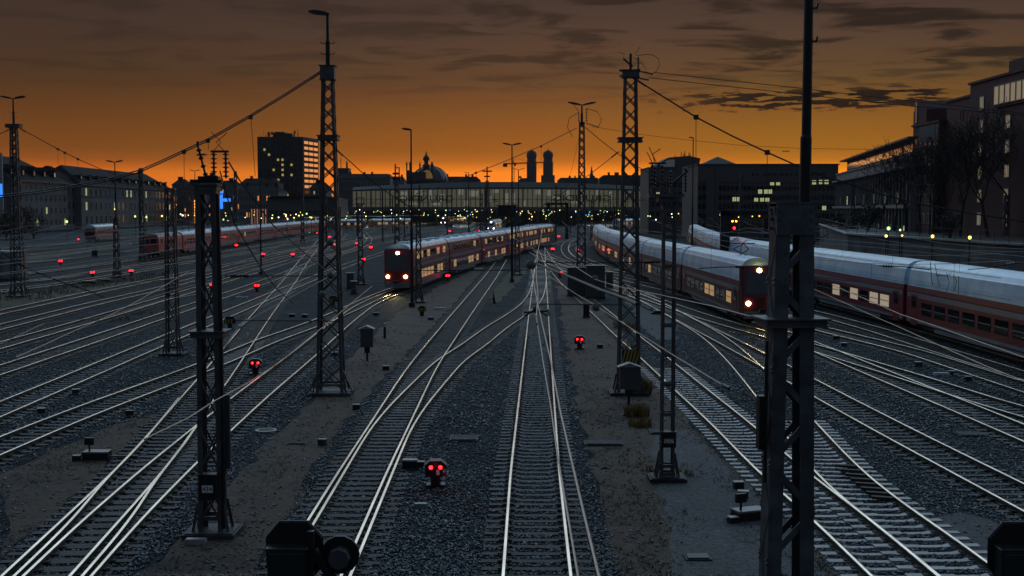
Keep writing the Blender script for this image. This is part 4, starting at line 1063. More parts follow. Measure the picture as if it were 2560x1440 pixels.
# manholes, slabs
def slab(px, py, w, d, label, m, name='cable_slab', rz=0, h=.06):
    p = gnd(px, py); t = thing(name, label, 'cover', p, rz)
    q = MB(); q.box((0, 0, h / 2), (w, d, h)); q.build('frame', M_CONCD, t)
    q = MB(); q.box((0, 0, h + .012), (w - .12, d - .12, .026)); q.build('lid', m, t)
slab(1160, 1098, 1.02, 1.0, 'square grey access cover in the ballast left of the middle track', M_ASPH)
slab(1508, 1110, 1.35, .8, 'wide dark slab on the soil right of the middle track', M_ASPH)
slab(1648, 1082, .7, .75, 'dark slab left of the mast numbered 537', M_ASPH)
slab(742, 1110, .75, .30, 'thin dark slab on the left soil strip', M_ASPH, h=.03)
slab(2425, 1088, 1.0, .8, 'dark slab between tracks at the right', M_ASPH)
slab(1512, 1172, .28, .14, 'small black grate on the right soil strip', M_BLACK, h=.04)
slab(1213, 980, .5, .18, 'small black bar in the ballast beside the middle track', M_BLACK, h=.05)
slab(1744, 1396, .62, .5, 'dark square drain near the bottom right of the middle', M_BLACK, h=.05)
p = gnd(665, 1079); t = thing('well_ring', 'round white rimmed manhole ring on the left soil strip', 'manhole', p)
q = MB(); q.lathe((0, 0, 0), [(.40, 0), (.40, .07), (.30, .07), (.30, .02)], 24); q.build('rim', M_CONC, t)
q = MB(); q.lathe((0, 0, .02), [(.29, 0), (.29, .03)], 20); q.build('lid', M_CONCD, t)
# point machines
def point_machine(px, py, rz, label, k=1.0, disc=True):
    p = gnd(px, py); t = thing('point_machine', label, 'point machine', p, rz)
    q = MB(); q.box((0, 0, .12), (.85 * k, .45 * k, .24)); q.box((0, 0, .02), (1.2 * k, .5 * k, .04)); q.build('base', M_BLACK, t)
    q = MB(); q.box((0, 0, .26), (.85 * k, .46 * k, .05)); q.build('cover', M_CONC, t)
    q = MB(); q.bar((.4 * k, 0, .10), (1.35 * k, .05, .10), .07, .06); q.bar((.4 * k, .15, .08), (1.3 * k, .18, .08), .03); q.build('rod', M_CONC, t)
    if disc:
        q = MB(); q.bar((-.25 * k, 0, .25), (-.25 * k, 0, .50), .05); q.box((-.25 * k, 0, .60), (.30, .10, .24)); q.build('indicator', M_BLACK, t)
    q = MB(); q.box((-.6 * k, -.2, .08), (.25, .2, .16)); q.box((-.6 * k, -.2, .17), (.26, .21, .02), 1); q.build('junction_box', [M_BLACK, M_CONC], t)
point_machine(243, 1148, 0, 'black point machine with white lid at the lower left')
point_machine(1872, 1298, R(20), 'dark point machine with pale lids left of the big front mast')
point_machine(1025, 1170, R(180), 'point machine linked by bright rods to the left middle switch', .55, False)
point_machine(222, 708, 0, 'point machine with white lid behind the yellow grass', 1.6, False)
point_machine(265, 704, 0, 'point machine with pale lid right of the one behind the yellow grass', 1.2, False)
point_machine(1645, 785, R(10), 'point machine behind the ladder mast on the grey hardstanding', .8, False)
# little pale cable boxes
BX = [(190, 985, 'small pale lidded box between the two nearest left tracks'), (104, 1034, 'small pale lidded box left of the other one near the left edge'), (891, 1024, 'small white topped box beside the left middle track'), (806, 1113, 'pair sized white topped box beside the left middle track'),
      (965, 925, 'small pale box on the edge of the left soil strip'), (730, 792, 'small dark box behind the tallest left mast, left of another'), (762, 793, 'small dark box behind the tallest left mast, right of another'), (940, 788, 'white low box on the ballast near the striped board'), (1077, 800, 'small pale box right of the striped board'),
      (837, 890, 'white lidded box behind the tallest left mast'), (2110, 866, 'small pale box amid the right hand tracks'), (2090, 848, 'small dark box amid the right hand tracks'), (2295, 915, 'grey box near the right hand crossing tracks'), (2420, 952, 'grey rounded box near the right edge'),
      (1846, 1222, 'dark rounded box beside the asphalt walkway'), (1858, 1246, 'pale topped box beside the asphalt walkway'), (500, 875, 'small pale box at the foot of mast 434'), (325, 1040, 'small black box on the lower left soil'), (1500, 870, 'small black box on the right soil strip'), (2380, 938, 'small white lidded box near the right edge')]
for x, y, lab in BX:
    p = gnd(x, y); t = thing('cable_box', lab, 'box', p, random.uniform(-.3, .3), 'small cable boxes between the tracks')
    k = 1 + max(0, p.y - 45) / 100
    q = MB(); q.box((0, 0, .10), (.28 * k, .2 * k, .20)); q.build('body', M_BLACK if 'black' in lab or 'dark' in lab else M_CONCD, t)
    q = MB(); q.box((0, 0, .215), (.31 * k, .23 * k, .03)); q.build('lid', M_BLACK if 'black' in lab else M_CONC, t)
# cable trough planks
for x, y, l, lab in ((605, 745, 1.1, 'white cable trough lid right of mast 434'), (1100, 773, 1.0, 'thin white bar beside the striped board'), (2362, 938, 1.1, 'white trough lid near the right hand train'), (1735, 718, 1.4, 'white trough lid among the right hand tracks'), (1850, 757, 1.4, 'white trough lid before the big front mast'), (1052, 1270, .35, 'curled white scrap on the ballast near the nearest signal'), (490, 1360, .5, 'white scrap at the foot of mast 434')):
    p = gnd(x, y); q = MB(); q.box((0, 0, .06), (l, .22, .12)); q.box((0, 0, .13), (l * .96, .18, .02))
    tag(q.build('trough_lid', M_WHITE if 'scrap' not in lab else M_CONC, None, loc=p), lab, 'lid')
# rubber pads at the right switch
p0 = gnd(2120, 1190); t = thing('rubber_mats', 'row of dark brown mats lying along the right rail of the concrete sleepers', 'mats', p0)
for i in range(8):
    w_ = gnd(2112 + i * 13.5, 1172 + i * 11.5) - p0; q = MB(); q.box((w_.x, w_.y, .09), (.62, .16, .08), 0, R(-18)); q.build('mat', M_RUST, t)
# grass tuft at the right mast
rng = random.Random(5)
q = MB()
for cx, cy, n, rr, hh in ((1605, 985, 330, .42, .85), (1592, 1040, 360, .50, .6), (1600, 1065, 200, .45, .4), (1710, 1190, 60, .3, .3), (1560, 820, 160, .8, .6), (1630, 1180, 50, .3, .3), (1575, 872, 80, .5, .4)):
    c = gnd(cx, cy)
    for i in range(n):
        a = rng.random() * 6.28; r_ = rr * math.sqrt(rng.random()); b = c + Vector((math.cos(a) * r_, math.sin(a) * r_, 0))
        h = hh * rng.uniform(.5, 1.1); l = Vector((rng.uniform(-.35, .35), rng.uniform(-.35, .35), 1)) * h; s = Vector((math.cos(a * 3), math.sin(a * 3), 0)) * .018
        m1 = b + l * .55; tp = b + l + Vector((l.x * .5, l.y * .5, -.06))
        q.add([b - s, b + s, m1 + s * .7, m1 - s * .7, tp], [(0, 1, 2, 3), (3, 2, 4)])
tag(q.build('dry_grass', mat('dry_grass_blade', (.20, .135, .035), .7, 0, .4, 8)), 'tufts of dry yellow grass around the mast with ribbed insulators', 'grass', kind='stuff')
q = MB()
for cx, cy, n, rr, hh in [(60 + i * 42, 745 - i * 7 + rng.uniform(-8, 8), 90, 3.0, .55) for i in range(9)] + [(90 + i * 45, 634 - i * 4.5, 40, 5, .6) for i in range(6)] + [(280, 800, 60, 1.6, .4), (330, 785, 60, 1.6, .35)]:
    c = gnd(cx, cy)
    for i in range(n):
        a = rng.random() * 6.28; r_ = rr * math.sqrt(rng.random()); b = c + Vector((math.cos(a) * r_, math.sin(a) * r_ * .8, 0))
        h = hh * rng.uniform(.4, 1.1); l = Vector((rng.uniform(-.35, .35), rng.uniform(-.35, .35), 1)) * h; s = Vector((math.cos(a * 3), math.sin(a * 3), 0)) * .04
        q.add([b - s, b + s, b + l], [(0, 1, 2)])
tag(q.build('rough_grass', mat('rough_grass_blade', (.13, .10, .035), .7, 0, .4, 8)), 'rough yellow grass along the left tracks', 'grass', kind='stuff')

rw = random.Random(31); q = MB(); n_ = 0
while n_ < 2600:
    k_ = rw.choice((0, 0, 1, 1, 1, 3)); P_ = SOILS[k_]
    x = rw.uniform(min(p[0] for p in P_), max(p[0] for p in P_)); y = 1 / rw.uniform(1 / max(p[1] for p in P_), 1 / min(p[1] for p in P_))
    if not in_poly(x, y, P_): continue
    if math.sin(x * 1.7 + 2) + math.sin(y * .9 + x) + rw.uniform(-1, 1) < .35: n_ += .2; continue
    n_ += 1
    for j in range(5):
        a = rw.random() * 6.28; h = rw.uniform(.03, .12); r_ = rw.uniform(0, .12); b = Vector((x + math.cos(a) * r_, y + math.sin(a) * r_, GZ)); s = Vector((math.sin(a), math.cos(a), 0)) * .012
        q.add([b - s, b + s, b + Vector((math.cos(a) * h * .8, math.sin(a) * h * .8, h))], [(0, 1, 2)])
tag(q.build('weeds', mat('weed_blade', (.075, .062, .026), .75, 0, .5, 3)), 'sparse dry weeds over the brown soil strips', 'weeds', kind='stuff')
# foreground signal heads seen from behind (mounted on posts in front of the bridge)
def big_signal(px, py, Y, label, mirrored=False, second=True):
    p = aty(px, py, Y); t = thing('main_signal', label, 'signal', (p.x, p.y, GZ)); z = p.z - GZ
    q = MB()
    W, Hh = .40, .42
    oc = [(-W, -Hh * .55), (-W * .55, -Hh), (W * .55, -Hh), (W, -Hh * .55), (W, Hh * .45), (W * .5, Hh), (-W * .5, Hh), (-W, Hh * .45)]
    q.prism_y([(x, z + a) for x, a in oc], .02, .06); q.prism_y([(x * 1.03, z + a * 1.03) for x, a in oc], .05, .075); q.build('back_plate', M_BLACK, t)
    q = MB(); b = bmesh.new(); q.box((0 - .06, -.12, z - .12), (.56, .26, .40)); q.box((-.06, -.26, z - .12), (.50, .03, .33)); q.box((-.06, -.13, z + .10), (.60, .30, .03))
    o = q.build('lamp_box', mat('dark_green_box', (.022, .030, .030), .35, .1, .2), t)
    bv = o.modifiers.new('bevel', 'BEVEL'); bv.width = .03; bv.segments = 3
    q = MB(); q.box((.26, -.10, z - .05), (.10, .10, .75)); q.bar((.30, -.10, z + .05), (.60, -.12, z - .42), .13, .10); q.bar((-.3, 0, z - .3), (-.1, 0, z - .8), .10); q.bar((.15, 0, z - .3), (.35, -.05, z - .9), .12); q.build('bracket', M_BLACK, t)
    if second:
        q = MB(); q.lathe((.66, .04, z - .06), [(.28, -.03), (.28, .03), (.24, .05)], 14, axis=(0, 1, 0)); s_ = q.build('distant_plate', M_BLACK, t)
        q = MB(); q.lathe((.66, -.10, z - .08), [(.15, -.06), (.16, 0), (.16, .12)], 8, axis=(0, 1, 0)); q.build('lamp_box', M_GREYBOX, s_)
    q = MB(); q.box((.1, .10, (z - .5) / 2), (.22, .18, z - .5)); q.box((.1, .1, .1), (.6, .6, .2)); q.build('post', M_BLACK, t)
big_signal(735, 1378, 17.0, 'black back of a main signal with a second round plate at the lower left')
big_signal(2545, 1380, 17.0, 'black back of a main signal cut off by the lower right corner', second=False)
# ------------------------------------------------------------------ trains
M_TRED = mat('train_red', (.17, .010, .022), .40, 0, .08, .5)
M_LRED = mat('lightened_train_red', (.50, .085, .070), .5, 0, .15, .6)  # train red lightened in the paint to carry sky light on parked stock
M_TDRED = mat('train_dark_red', (.10, .014, .018), .4, 0, .1, .5)
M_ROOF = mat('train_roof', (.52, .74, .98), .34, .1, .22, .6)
M_SKIRT = mat('train_skirt', (.17, .20, .22), .5, .1, .15, 1)
M_BAND = mat('train_pale_band', (.20, .22, .24), .4, 0, .08, 1)
M_GLASS = mat('train_glass', (.010, .012, .015), .06, 0, .1, 1, spec=.8)
M_GLOW = mat('lit_window', (.3, .25, .15), .2, 0, .1, 1, emit=(1.0, .58, .24), es=.30)
M_GLOWC = mat('lit_window_cool', (.3, .3, .28), .2, 0, .1, 1, emit=(1.0, .80, .55), es=.28)
M_BOGIE = mat('bogie_black', (.018, .018, .018), .7, .1, .2)
def along(C, s):
    d = np.concatenate([[0], np.cumsum(np.linalg.norm(np.diff(C, axis=0), axis=1))])
    return np.array([np.interp(s, d, C[:, 0]), np.interp(s, d, C[:, 1])])
def s_at_y(C, Y):
    d = np.concatenate([[0], np.cumsum(np.linalg.norm(np.diff(C, axis=0), axis=1))])
    i = int(np.argmin(np.abs(C[:, 1] - Y))); return d[i]
def sect(w, prof): return [(-x * w / 2, z) for x, z in prof] + [(x * w / 2, z) for x, z in reversed(prof)]
DD = [(.86, .45), (1, .62), (1, 2.6), (.97, 3.3), (.86, 4.05), (.80, 4.15)]
DDR = [(.82, 4.13), (.72, 4.38), (.5, 4.56), (.2, 4.63)]
SG = [(.90, .75), (1, .95), (1, 2.7), (.96, 3.3), (.92, 3.45)]
SGR = [(.93, 3.44), (.80, 3.72), (.55, 3.95), (.2, 4.05)]
def coach_parts(kind, L, lit):
    w = 2.78; P, RR = (SG, SGR) if kind == 'sg' else (DD, DDR)
    if kind == 'pale': P = DD[:3] + [(.98, 3.0)]; RR = [(.978, 3.0), (.955, 3.45), (.86, 4.05)] + DDR
    body = MB(); body.prism_y(sect(w, P), -L / 2, L / 2)
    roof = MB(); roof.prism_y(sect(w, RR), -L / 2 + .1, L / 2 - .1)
    for i in range(0 if kind == 'pale' else 4): roof.box((0, -L * .36 + i * L * .24, RR[-1][1] + .05), (1.2, 2.2, .16))
    ex = {}
    sk = MB(); sk.box((0, 0, .55), (w - .2, L * .62, .55)); sk.box((0, 0, .72), (w + .012, L - .3, .20)); ex['skirt'] = (sk, M_SKIRT)
    if kind != 'sg':
        b2 = MB()
        for s in (-1, 1): b2.box((s * (w / 2 + .006), 0, 2.42), (.02, L - .4, .30))
        ex['stripe'] = (b2, M_BAND)
        rows = ((1.45, .85, -.0), (3.35, .72, -.045)) if kind == 'dd' else ((1.62, .82, 0),)
    else:
        b2 = MB()
        for s in (-1, 1): b2.box((s * (w / 2 + .006), 0, 1.12), (.02, L - .4, .22)); b2.box((s * (w / 2 - .012), 0, 3.12), (.02, L - .4, .14))
        ex['stripe'] = (b2, M_BAND)
        rows = ((2.25, .9, 0),)
    bog = MB()
    for s in (-1, 1):
        bog.box((0, s * L * .36, .50), (2.3, 2.9, .40))
        for k in (-1, 1):
            for x in (-.75, .75): bog.lathe((x - .07, s * L * .36 + k * 1.2, .44), [(.44, 0), (.44, .14)], 14, axis=(1, 0, 0))
    win = {}
    n = 9
    wl = []
    for z, h, off in rows:
        for s in (-1, 1):
            for i in range(n):
                y = -L * .40 + (i + .5) * L * .80 / n
                wl.append((s * (w / 2 + .002 + off), y, z, h, L * .80 / n * .78))
    dr = []
    for s in (-1, 1):
        for y in (-L * .445, L * .445): dr.append((s * (w / 2 + .004), y))
    return body, roof, ex, bog, wl, dr
CACHE = {}
def make_coach(train, kind, L, p, ang, lit, mbody, litmat):
    key = (kind, L, mbody.name, litmat.name)
    if key not in CACHE:
        body, roof, ex, bog, wl, dr = coach_parts(kind, L, lit)
        wm = MB(); h0, l0 = wl[0][3], wl[0][4]; wm.box((0, 0, 0), (.03, l0, h0)); wm.box((0, 0, 0), (.045, l0 * .97, .05), 1)
        dm = MB(); dm.box((0, 0, 1.7), (.03, 1.25, 2.05)); dm.box((0, 0, 2.2), (.05, .8, .75), 1)
        CACHE[key] = (body.mesh('coach', mbody), roof.mesh('roof', M_ROOF), {k: v[0].mesh(k, v[1]) for k, v in ex.items()}, bog.mesh('bogies', M_BOGIE), wl, dr,
                      wm.mesh('window', [litmat, M_BAND]), wm.mesh('window', [M_GLASS, M_BAND]), dm.mesh('door', [mbody, M_GLASS]))
    body, roof, ex, bog, wl, dr, wlit, wdark, door = CACHE[key]
    o = link(body, 'coach', train, p, ang)
    link(roof, 'roof', o); link(bog, 'bogie', o)
    for k, m in ex.items(): link(m, k, o)
    for x, y, z, h, l in wl: link(wlit if random.random() < lit else wdark, 'window', o, (x, y, z))
    for x, y in dr: link(door, 'door', o, (x, y, -.25))
    return o
def train(key, s0, n, L, kind, label, lit, mbody, litmat, name='passenger_train', front=None):
    C = PATHS[key]; d0 = along(C, s0)
    t = thing(name, label, 'train', (d0[0], d0[1], 0))
    s = s0
    for i in range(n):
        a, b = along(C, s), along(C, s + L)
        c = (a + b) / 2 - d0; ang = math.atan2(b[1] - a[1], b[0] - a[0]) - math.pi / 2
        yield i, t, c, ang, s
        s += L + .7
def head_face(o, L, w, lamps, mlamp, tall, m):
    """cab at the -y end of a coach: slanted nose, windscreen, lamps"""
    y = -L / 2
    q = MB(); zt = 4.3 if tall else 3.6
    q.add([(-w / 2, y, .5), (w / 2, y, .5), (w / 2, y, zt - .2), (-w / 2, y, zt - .2), (-w * .43, y - .75, .5), (w * .43, y - .75, .5), (w * .43, y - .8, 1.9), (-w * .43, y - .8, 1.9), (-w * .40, y - .12, zt - .3), (w * .40, y - .12, zt - .3)],
          [(4, 5, 6, 7), (7, 6, 9, 8), (0, 4, 7, 8, 3), (1, 2, 9, 6, 5), (3, 8, 9, 2), (0, 1, 5, 4)])
    q.build('cab', m, o)
    q = MB(); k = .62
    def sl(x, t): return (x, y - .8 + (.68) * t - .02, 1.9 + (zt - .3 - 1.9) * t)
    q.add([sl(-w * .37, .12), sl(w * .37, .12), sl(w * .34, .82), sl(-w * .34, .82)], [(0, 1, 2, 3)]); q.build('windscreen', M_GLASS, o)
    q = MB(); q.box((0, y - .62, .62), (w * .84, .4, .5)); q.build('front_skirt', M_SKIRT, o)
    for x, z in lamps:
        q = MB(); q.lathe((x, y - .8 + (.0 if z < 2 else .68 * min(1, (z - 1.9) / (zt - 2.2))) - .04, z), [(.15, -.03), (.17, 0), (.17, .06)], 12, axis=(0, 1, 0)); q.build('headlight', mlamp, o)
    gl = bpy.data.lights.new('headlamp_glow', 'SPOT'); gl.energy = 350 if m is M_TRED else 60; gl.color = (1, .74, .35); gl.spot_size = R(44); gl.spot_blend = .8; gl.shadow_soft_size = .2
    go = bpy.data.objects.new('headlamp_glow', gl); COL.objects.link(go); go.parent = o; go.location = (0, y - 1.3, 1.5); go.rotation_euler = (R(-78), 0, 0)
    q = MB(); q.bar((0, y - .7, .95), (0, y - 1.25, .95), .25, .2); q.box((0, y - 1.3, .95), (.4, .16, .3)); q.build('coupler', M_BOGIE, o)
    q = MB(); q.bar((-.6, y + 5, zt + .15), (.6, y + 6.2, zt + .75), .06); q.bar((.6, y + 5, zt + .15), (-.6, y + 6.2, zt + .75), .06); q.bar((-.6, y + 6.2, zt + .75), (0, y + 5.2, zt + 1.2), .05); q.bar((.6, y + 6.2, zt + .75), (0, y + 5.2, zt + 1.2), .05); q.bar((-.85, y + 5.2, zt + 1.22), (.85, y + 5.2, zt + 1.22), .07); q.build('pantograph', M_BOGIE, o)
LT, LR = [(-.88, 1.45), (.88, 1.45), (0, 3.75)], None
# nearer left train, three lamps lit
C = PATHS['LA']
s0 = s_at_y(C, 119)
for i, t, c, ang, s in train('LA', s0, 6, 25.5, 'dd', 'red train with three glowing headlamps left of the middle, seen from its front', .5, M_TRED, M_GLOW):
    o = make_coach(t, 'dd', 25.5, (c[0], c[1], 0), ang, .45, M_TRED, M_GLOW)
    if i == 0: head_face(o, 25.5, 2.78, LT, M_HEAD, True, M_TRED)
C = PATHS['T6']; s0 = s_at_y(C, 86)
for i, t, c, ang, s in train('T6', s0, 7, 25.5, 'dd', 'train with yellow headlamps half hidden behind the big front mast', .5, M_TDRED, M_GLOW):
    o = make_coach(t, 'pale', 25.5, (c[0], c[1], 0), ang, .35, M_TDRED, M_GLOW)
    if i == 0: head_face(o, 25.5, 2.78, LT, M_HEAD, True, M_TDRED)
C = PATHS['T9']; s0 = s_at_y(C, 44)
for i, t, c, ang, s in train('T9', s0, 8, 26.0, 'dd', 'long double deck train with pale blue roof and dark red sides at the right edge', .5, M_TRED, M_GLOWC):
    make_coach(t, 'pale', 26.0, (c[0], c[1], 0), ang, .06, M_TRED, M_GLOWC)
# parked train with engine
C = PATHS['L10']; s0 = s_at_y(C, 8.135 * 3000 / (646 - 521.6)) + 16.5
for i, t, c, ang, s in train('L10', s0 - 16.5, 1, 16.5, 'sg', 'parked red train with a boxy red engine in front of the long left street building', .2, M_TRED, M_GLOW):
    TP = t
d0 = along(C, s0 - 16.5)
a, b = along(C, s0 - 16.5), along(C, s0); ang = math.atan2(b[1] - a[1], b[0] - a[0]) - math.pi / 2; c = (a + b) / 2 - d0
q = MB(); q.prism_y(sect(3.0, [(.9, .9), (1, 1.05), (1, 2.9), (.94, 3.45), (.80, 3.6)]), -7.6, 7.6); loco = q.build('engine', M_LRED, TP); loco.location = (c[0], c[1], 0); loco.rotation_euler = (0, 0, ang)
q = MB(); q.prism_y(sect(2.6, [(.95, 3.55), (.8, 3.85), (.3, 3.95)]), -6.8, 6.8)
for y in (-4.5, 4.5): q.bar((-.5, y, 4.0), (.5, y + 1.2, 4.35), .06); q.bar((.5, y, 4.0), (-.5, y + 1.2, 4.35), .06); q.bar((-.8, y + 1.2, 4.38), (.8, y + 1.2, 4.38), .08)
q.build('roof', M_SKIRT, loco)
q = MB(); q.box((0, 0, .75), (2.6, 13.5, .5)); q.build('frame', M_BOGIE, loco)
for y0 in (-4.2, 4.2):
    q = MB(); q.box((0, y0, .6), (2.4, 3.6, .5))
    for k in (-1.3, 1.3):
        for x in (-.82, .68): q.lathe((x, y0 + k, .6), [(.6, 0), (.6, .14)], 14, axis=(1, 0, 0))
    q.build('bogie', M_BOGIE, loco)
for s in (-1, 1):
    q = MB(); q.box((s * 1.502, -5.6, 2.65), (.03, .8, .8)); q.build('cab_window', M_GLASS, loco)
    q = MB(); q.box((s * 1.502, 0, 1.25), (.03, 14.6, .16)); q.build('stripe', M_BAND, loco)
    for y in (-2.5, -.5, 1.5, 3.5):
        q = MB(); q.box((s * 1.502, y, 2.6), (.03, 1.2, .5)); q.build('grille', M_BOGIE, loco)
for x in (-.65, .65):
    q = MB(); q.box((x, -7.61, 2.75), (1.05, .03, .8)); q.build('windscreen', M_GLASS, loco)
    q = MB(); q.lathe((x * 1.4, -7.63, 1.35), [(.14, -.03), (.16, .02)], 10, axis=(0, 1, 0)); q.build('headlight', M_BAND, loco)
    q = MB(); q.lathe((x * 1.35, -7.9, 1.05), [(.22, -.2), (.22, -.16), (.1, -.1), (.1, .3)], 10, axis=(0, 1, 0)); q.build('buffer', M_BOGIE, loco)
q = MB(); q.box((0, -7.62, 1.75), (1.5, .02, .14)); q.build('stripe', M_BAND, loco)
s = s0 + .8
for i in range(8):
    L = 26.4; a, b = along(C, s), along(C, s + L); c = (a + b) / 2 - d0
    make_coach(TP, 'sg', L, (c[0], c[1], 0), math.atan2(b[1] - a[1], b[0] - a[0]) - math.pi / 2, .04, M_LRED, M_GLOW); s += L + .7
# red wagon far left
C = PATHS['L13']; s0 = s_at_y(C, 8.135 * 3000 / (603 - 521.6))
for i, t, c, ang, s in train('L13', s0, 1, 24.0, 'sg', 'short red wagon with a pale rounded roof parked alone at the far left', .1, M_TRED, M_GLOW, name='railway_wagon'):
    o = make_coach(t, 'sg', 24.0, (c[0], c[1], 0), ang, 0, M_LRED, M_GLOW)
    q = MB(); q.box((0, -12.02, 2.2), (2.2, .04, 2.2)); q.build('end_door', M_BOGIE, o)
# far train with three white lamps, a train on the middle station track and one by the lit platform
def far_train(px, base, label, mb, lamps=True, n=2, dx=0.0):
    p = atz(px, base, 0); t = thing('passenger_train', label, 'train', p)
    for i in range(n):
        o = make_coach(t, 'sg', 26.4, (dx * (i + .5), 13.2 + i * 27.1, 0), -math.atan2(dx, 27.1), .5, mb, M_GLOW)
        if i == 0 and lamps: head_face(o, 26.4, 2.78, [(-.9, 1.3), (.9, 1.3), (0, 3.4)], M_HEADW, False, mb)
M_TWHITE = mat('train_white', (.45, .46, .48), .35, 0, .06, .5)
far_train(1228, 580, 'far white train facing us with three round white lamps', M_TWHITE, True, 2, 1.0)
far_train(789, 576, 'far train with bright white lamps at the lit left platform', M_TDRED, True, 2, 16)
far_train(1108, 563, 'far train with one bright lamp beneath the hall', M_TDRED, True, 2, 4)
far_train(1536, 574, 'far pale train right of the hooked tracks', M_TWHITE, False, 3, 11)

# ------------------------------------------------------------------ station: platforms, hall, lamps
M_PLAT = mat('platform_concrete', (.26, .25, .22), .7, 0, .2, 1)
def platform(pts, label, h=.76):
    w = [gnd(*p) for p in pts]; c = sum(w, Vector()) / len(w)
    q = MB(); q.prism([(p.x - c.x, p.y - c.y) for p in w], 0, h); o = q.build('platform', M_PLAT, None, loc=(c.x, c.y, GZ))
    tag(o, label, 'platform')
platform([(722, 586), (800, 576), (1000, 558), (1000, 551), (860, 560), (722, 577)], 'long lit platform beside the far bright lamps')
platform([(882, 576), (960, 573), (1080, 562), (1150, 552), (1100, 551), (1000, 560), (882, 571)], 'long lit platform below the left sign of the hall')
platform([(1128, 570), (1150, 574), (1172, 572), (1192, 562), (1196, 552), (1172, 551), (1145, 556)], 'pale platform with a rounded end in the middle distance')
platform([(1300, 574), (1330, 580), (1390, 566), (1400, 556), (1340, 553)], 'platform right of the far white train')
platform([(1440, 566), (1520, 572), (1600, 560), (1560, 553), (1470, 554)], 'platform beneath the right sign of the hall')
def canopy(p0, p1, w, z, label):
    a, b = Vector(p0), Vector(p1); c = (a + b) / 2; L = (b - a).length; ang = math.atan2(b.y - a.y, b.x - a.x)
    t = thing('platform_canopy', label, 'canopy', (c.x, c.y, GZ), ang)
    q = MB(); q.box((0, 0, z), (L, w, .35)); q.build('roof', M_BLACK, t)
    for i in range(7):
        q = MB(); q.tube([(-L / 2 + (i + .5) * L / 7, 0, .7), (-L / 2 + (i + .5) * L / 7, 0, z)], .16, 6); q.build('column', M_STEELG, t)
canopy(gnd(760, 580), gnd(1000, 555), 7, 4.9, 'dark canopy over the long lit left platform')
canopy(gnd(930, 573), gnd(1130, 553), 7, 4.9, 'dark canopy over the platform below the left sign')

HY = 600.0
M_HROOF = mat('hall_roof', (.065, .066, .068), .7, 0, .15, .05)
M_HGLASS = mat('hall_glazing', (.16, .15, .13), .25, 0, .2, .08, emit=(.86, .82, .52), es=.058)
M_HGLASSB = mat('hall_glazing_bright', (.25, .24, .21), .25, 0, .1, .08, emit=(.92, .90, .74), es=.12)
M_MULL = mat('hall_mullion', (.035, .038, .042), .6, .1, .15)
M_FASC = mat('hall_fascia', (.06, .063, .068), .6, 0, .15, .1)
xL, xR = aty(880, 500, HY).x, aty(1640, 500, HY).x; W = xR - xL; xc = (xL + xR) / 2
zb, zg = z_at(518, HY), z_at(477, HY); zr = z_at(468, HY)
hall = thing('station_hall', 'wide glazed station hall with mirrored lettering across the middle of the horizon', 'station hall', (xc, HY, GZ))
def arc(x, lo, hi): return lo + (hi - lo) * (1 - (2 * x / W) ** 2)
q = MB(); n = 24; zt0, zt1 = z_at(468, HY) - GZ, z_at(454, HY) - GZ
for i in range(n):
    x0, x1 = -W / 2 + W * i / n, -W / 2 + W * (i + 1) / n
    a, b = arc(x0, zt0, zt1), arc(x1, zt0, zt1); g0, g1 = arc(x0, zg - GZ - .1, z_at(471, HY) - GZ), arc(x1, zg - GZ - .1, z_at(471, HY) - GZ)
    q.add([(x0, 0, g0), (x1, 0, g1), (x1, 6, b), (x0, 6, a), (x0, 130, a), (x1, 130, b), (x1, 130, 6), (x0, 130, 6)], [(0, 1, 2, 3), (3, 2, 5, 4), (4, 5, 6, 7)])
q.build('roof', M_HROOF, hall)
q = MB()
for i in range(n):
    x0, x1 = -W / 2 + W * i / n, -W / 2 + W * (i + 1) / n
    g0, g1 = arc(x0, zg - GZ, z_at(471, HY) - GZ), arc(x1, zg - GZ, z_at(471, HY) - GZ)
    q.add([(x0, .3, zb - GZ), (x1, .3, zb - GZ), (x1, .3, g1), (x0, .3, g0)], [(0, 1, 2, 3)])
q.build('glazing', M_HGLASS, hall)
npan = 64
mul = MB(); mul.box((0, 0, (arc(0, zg - GZ, z_at(471, HY) - GZ) - zb + GZ) / 2), (.28, .5, 8.3))
for i in range(npan + 1):
    x = -W / 2 + W * i / npan; q = MB(); g0 = arc(x, zg - GZ, z_at(471, HY) - GZ)
    q.box((x, 0, (zb - GZ + g0) / 2), (.34 if i % 4 else .7, .4, g0 - zb + GZ)); q.build('mullion', M_MULL, hall)
q = MB(); q.box((0, -.25, zb - GZ - .9), (W + 2, 1.4, 2.0)); q.box((0, -.3, zb - GZ + 3.9), (W * .98, .3, .25)); q.build('lower_beam', M_FASC, hall)
q = MB(); q.add([(-W / 2 + W * i / n, -.4, arc(-W / 2 + W * i / n, zg - GZ, z_at(471, HY) - GZ) + e) for e in (-.3, .5) for i in range(n + 1)], [(i, i + 1, n + 2 + i, n + 1 + i) for i in range(n)]); q.build('eaves_beam', M_MULL, hall)
for s in (-1, 1):
    q = MB(); q.box((s * (W / 2 + 4), 60, (zg - GZ) / 2 + 3.5), (8, 121, zg - GZ - 7)); q.build('end_block', M_FASC, hall)
for i in range(9):
    q = MB(); q.box((-W / 2 + W * (i + .5) / 9, 1.5, (zb - GZ) / 2 - 1), (1.0, 1.2, zb - GZ - 2)); q.build('column', M_MULL, hall)
rg = random.Random(11)
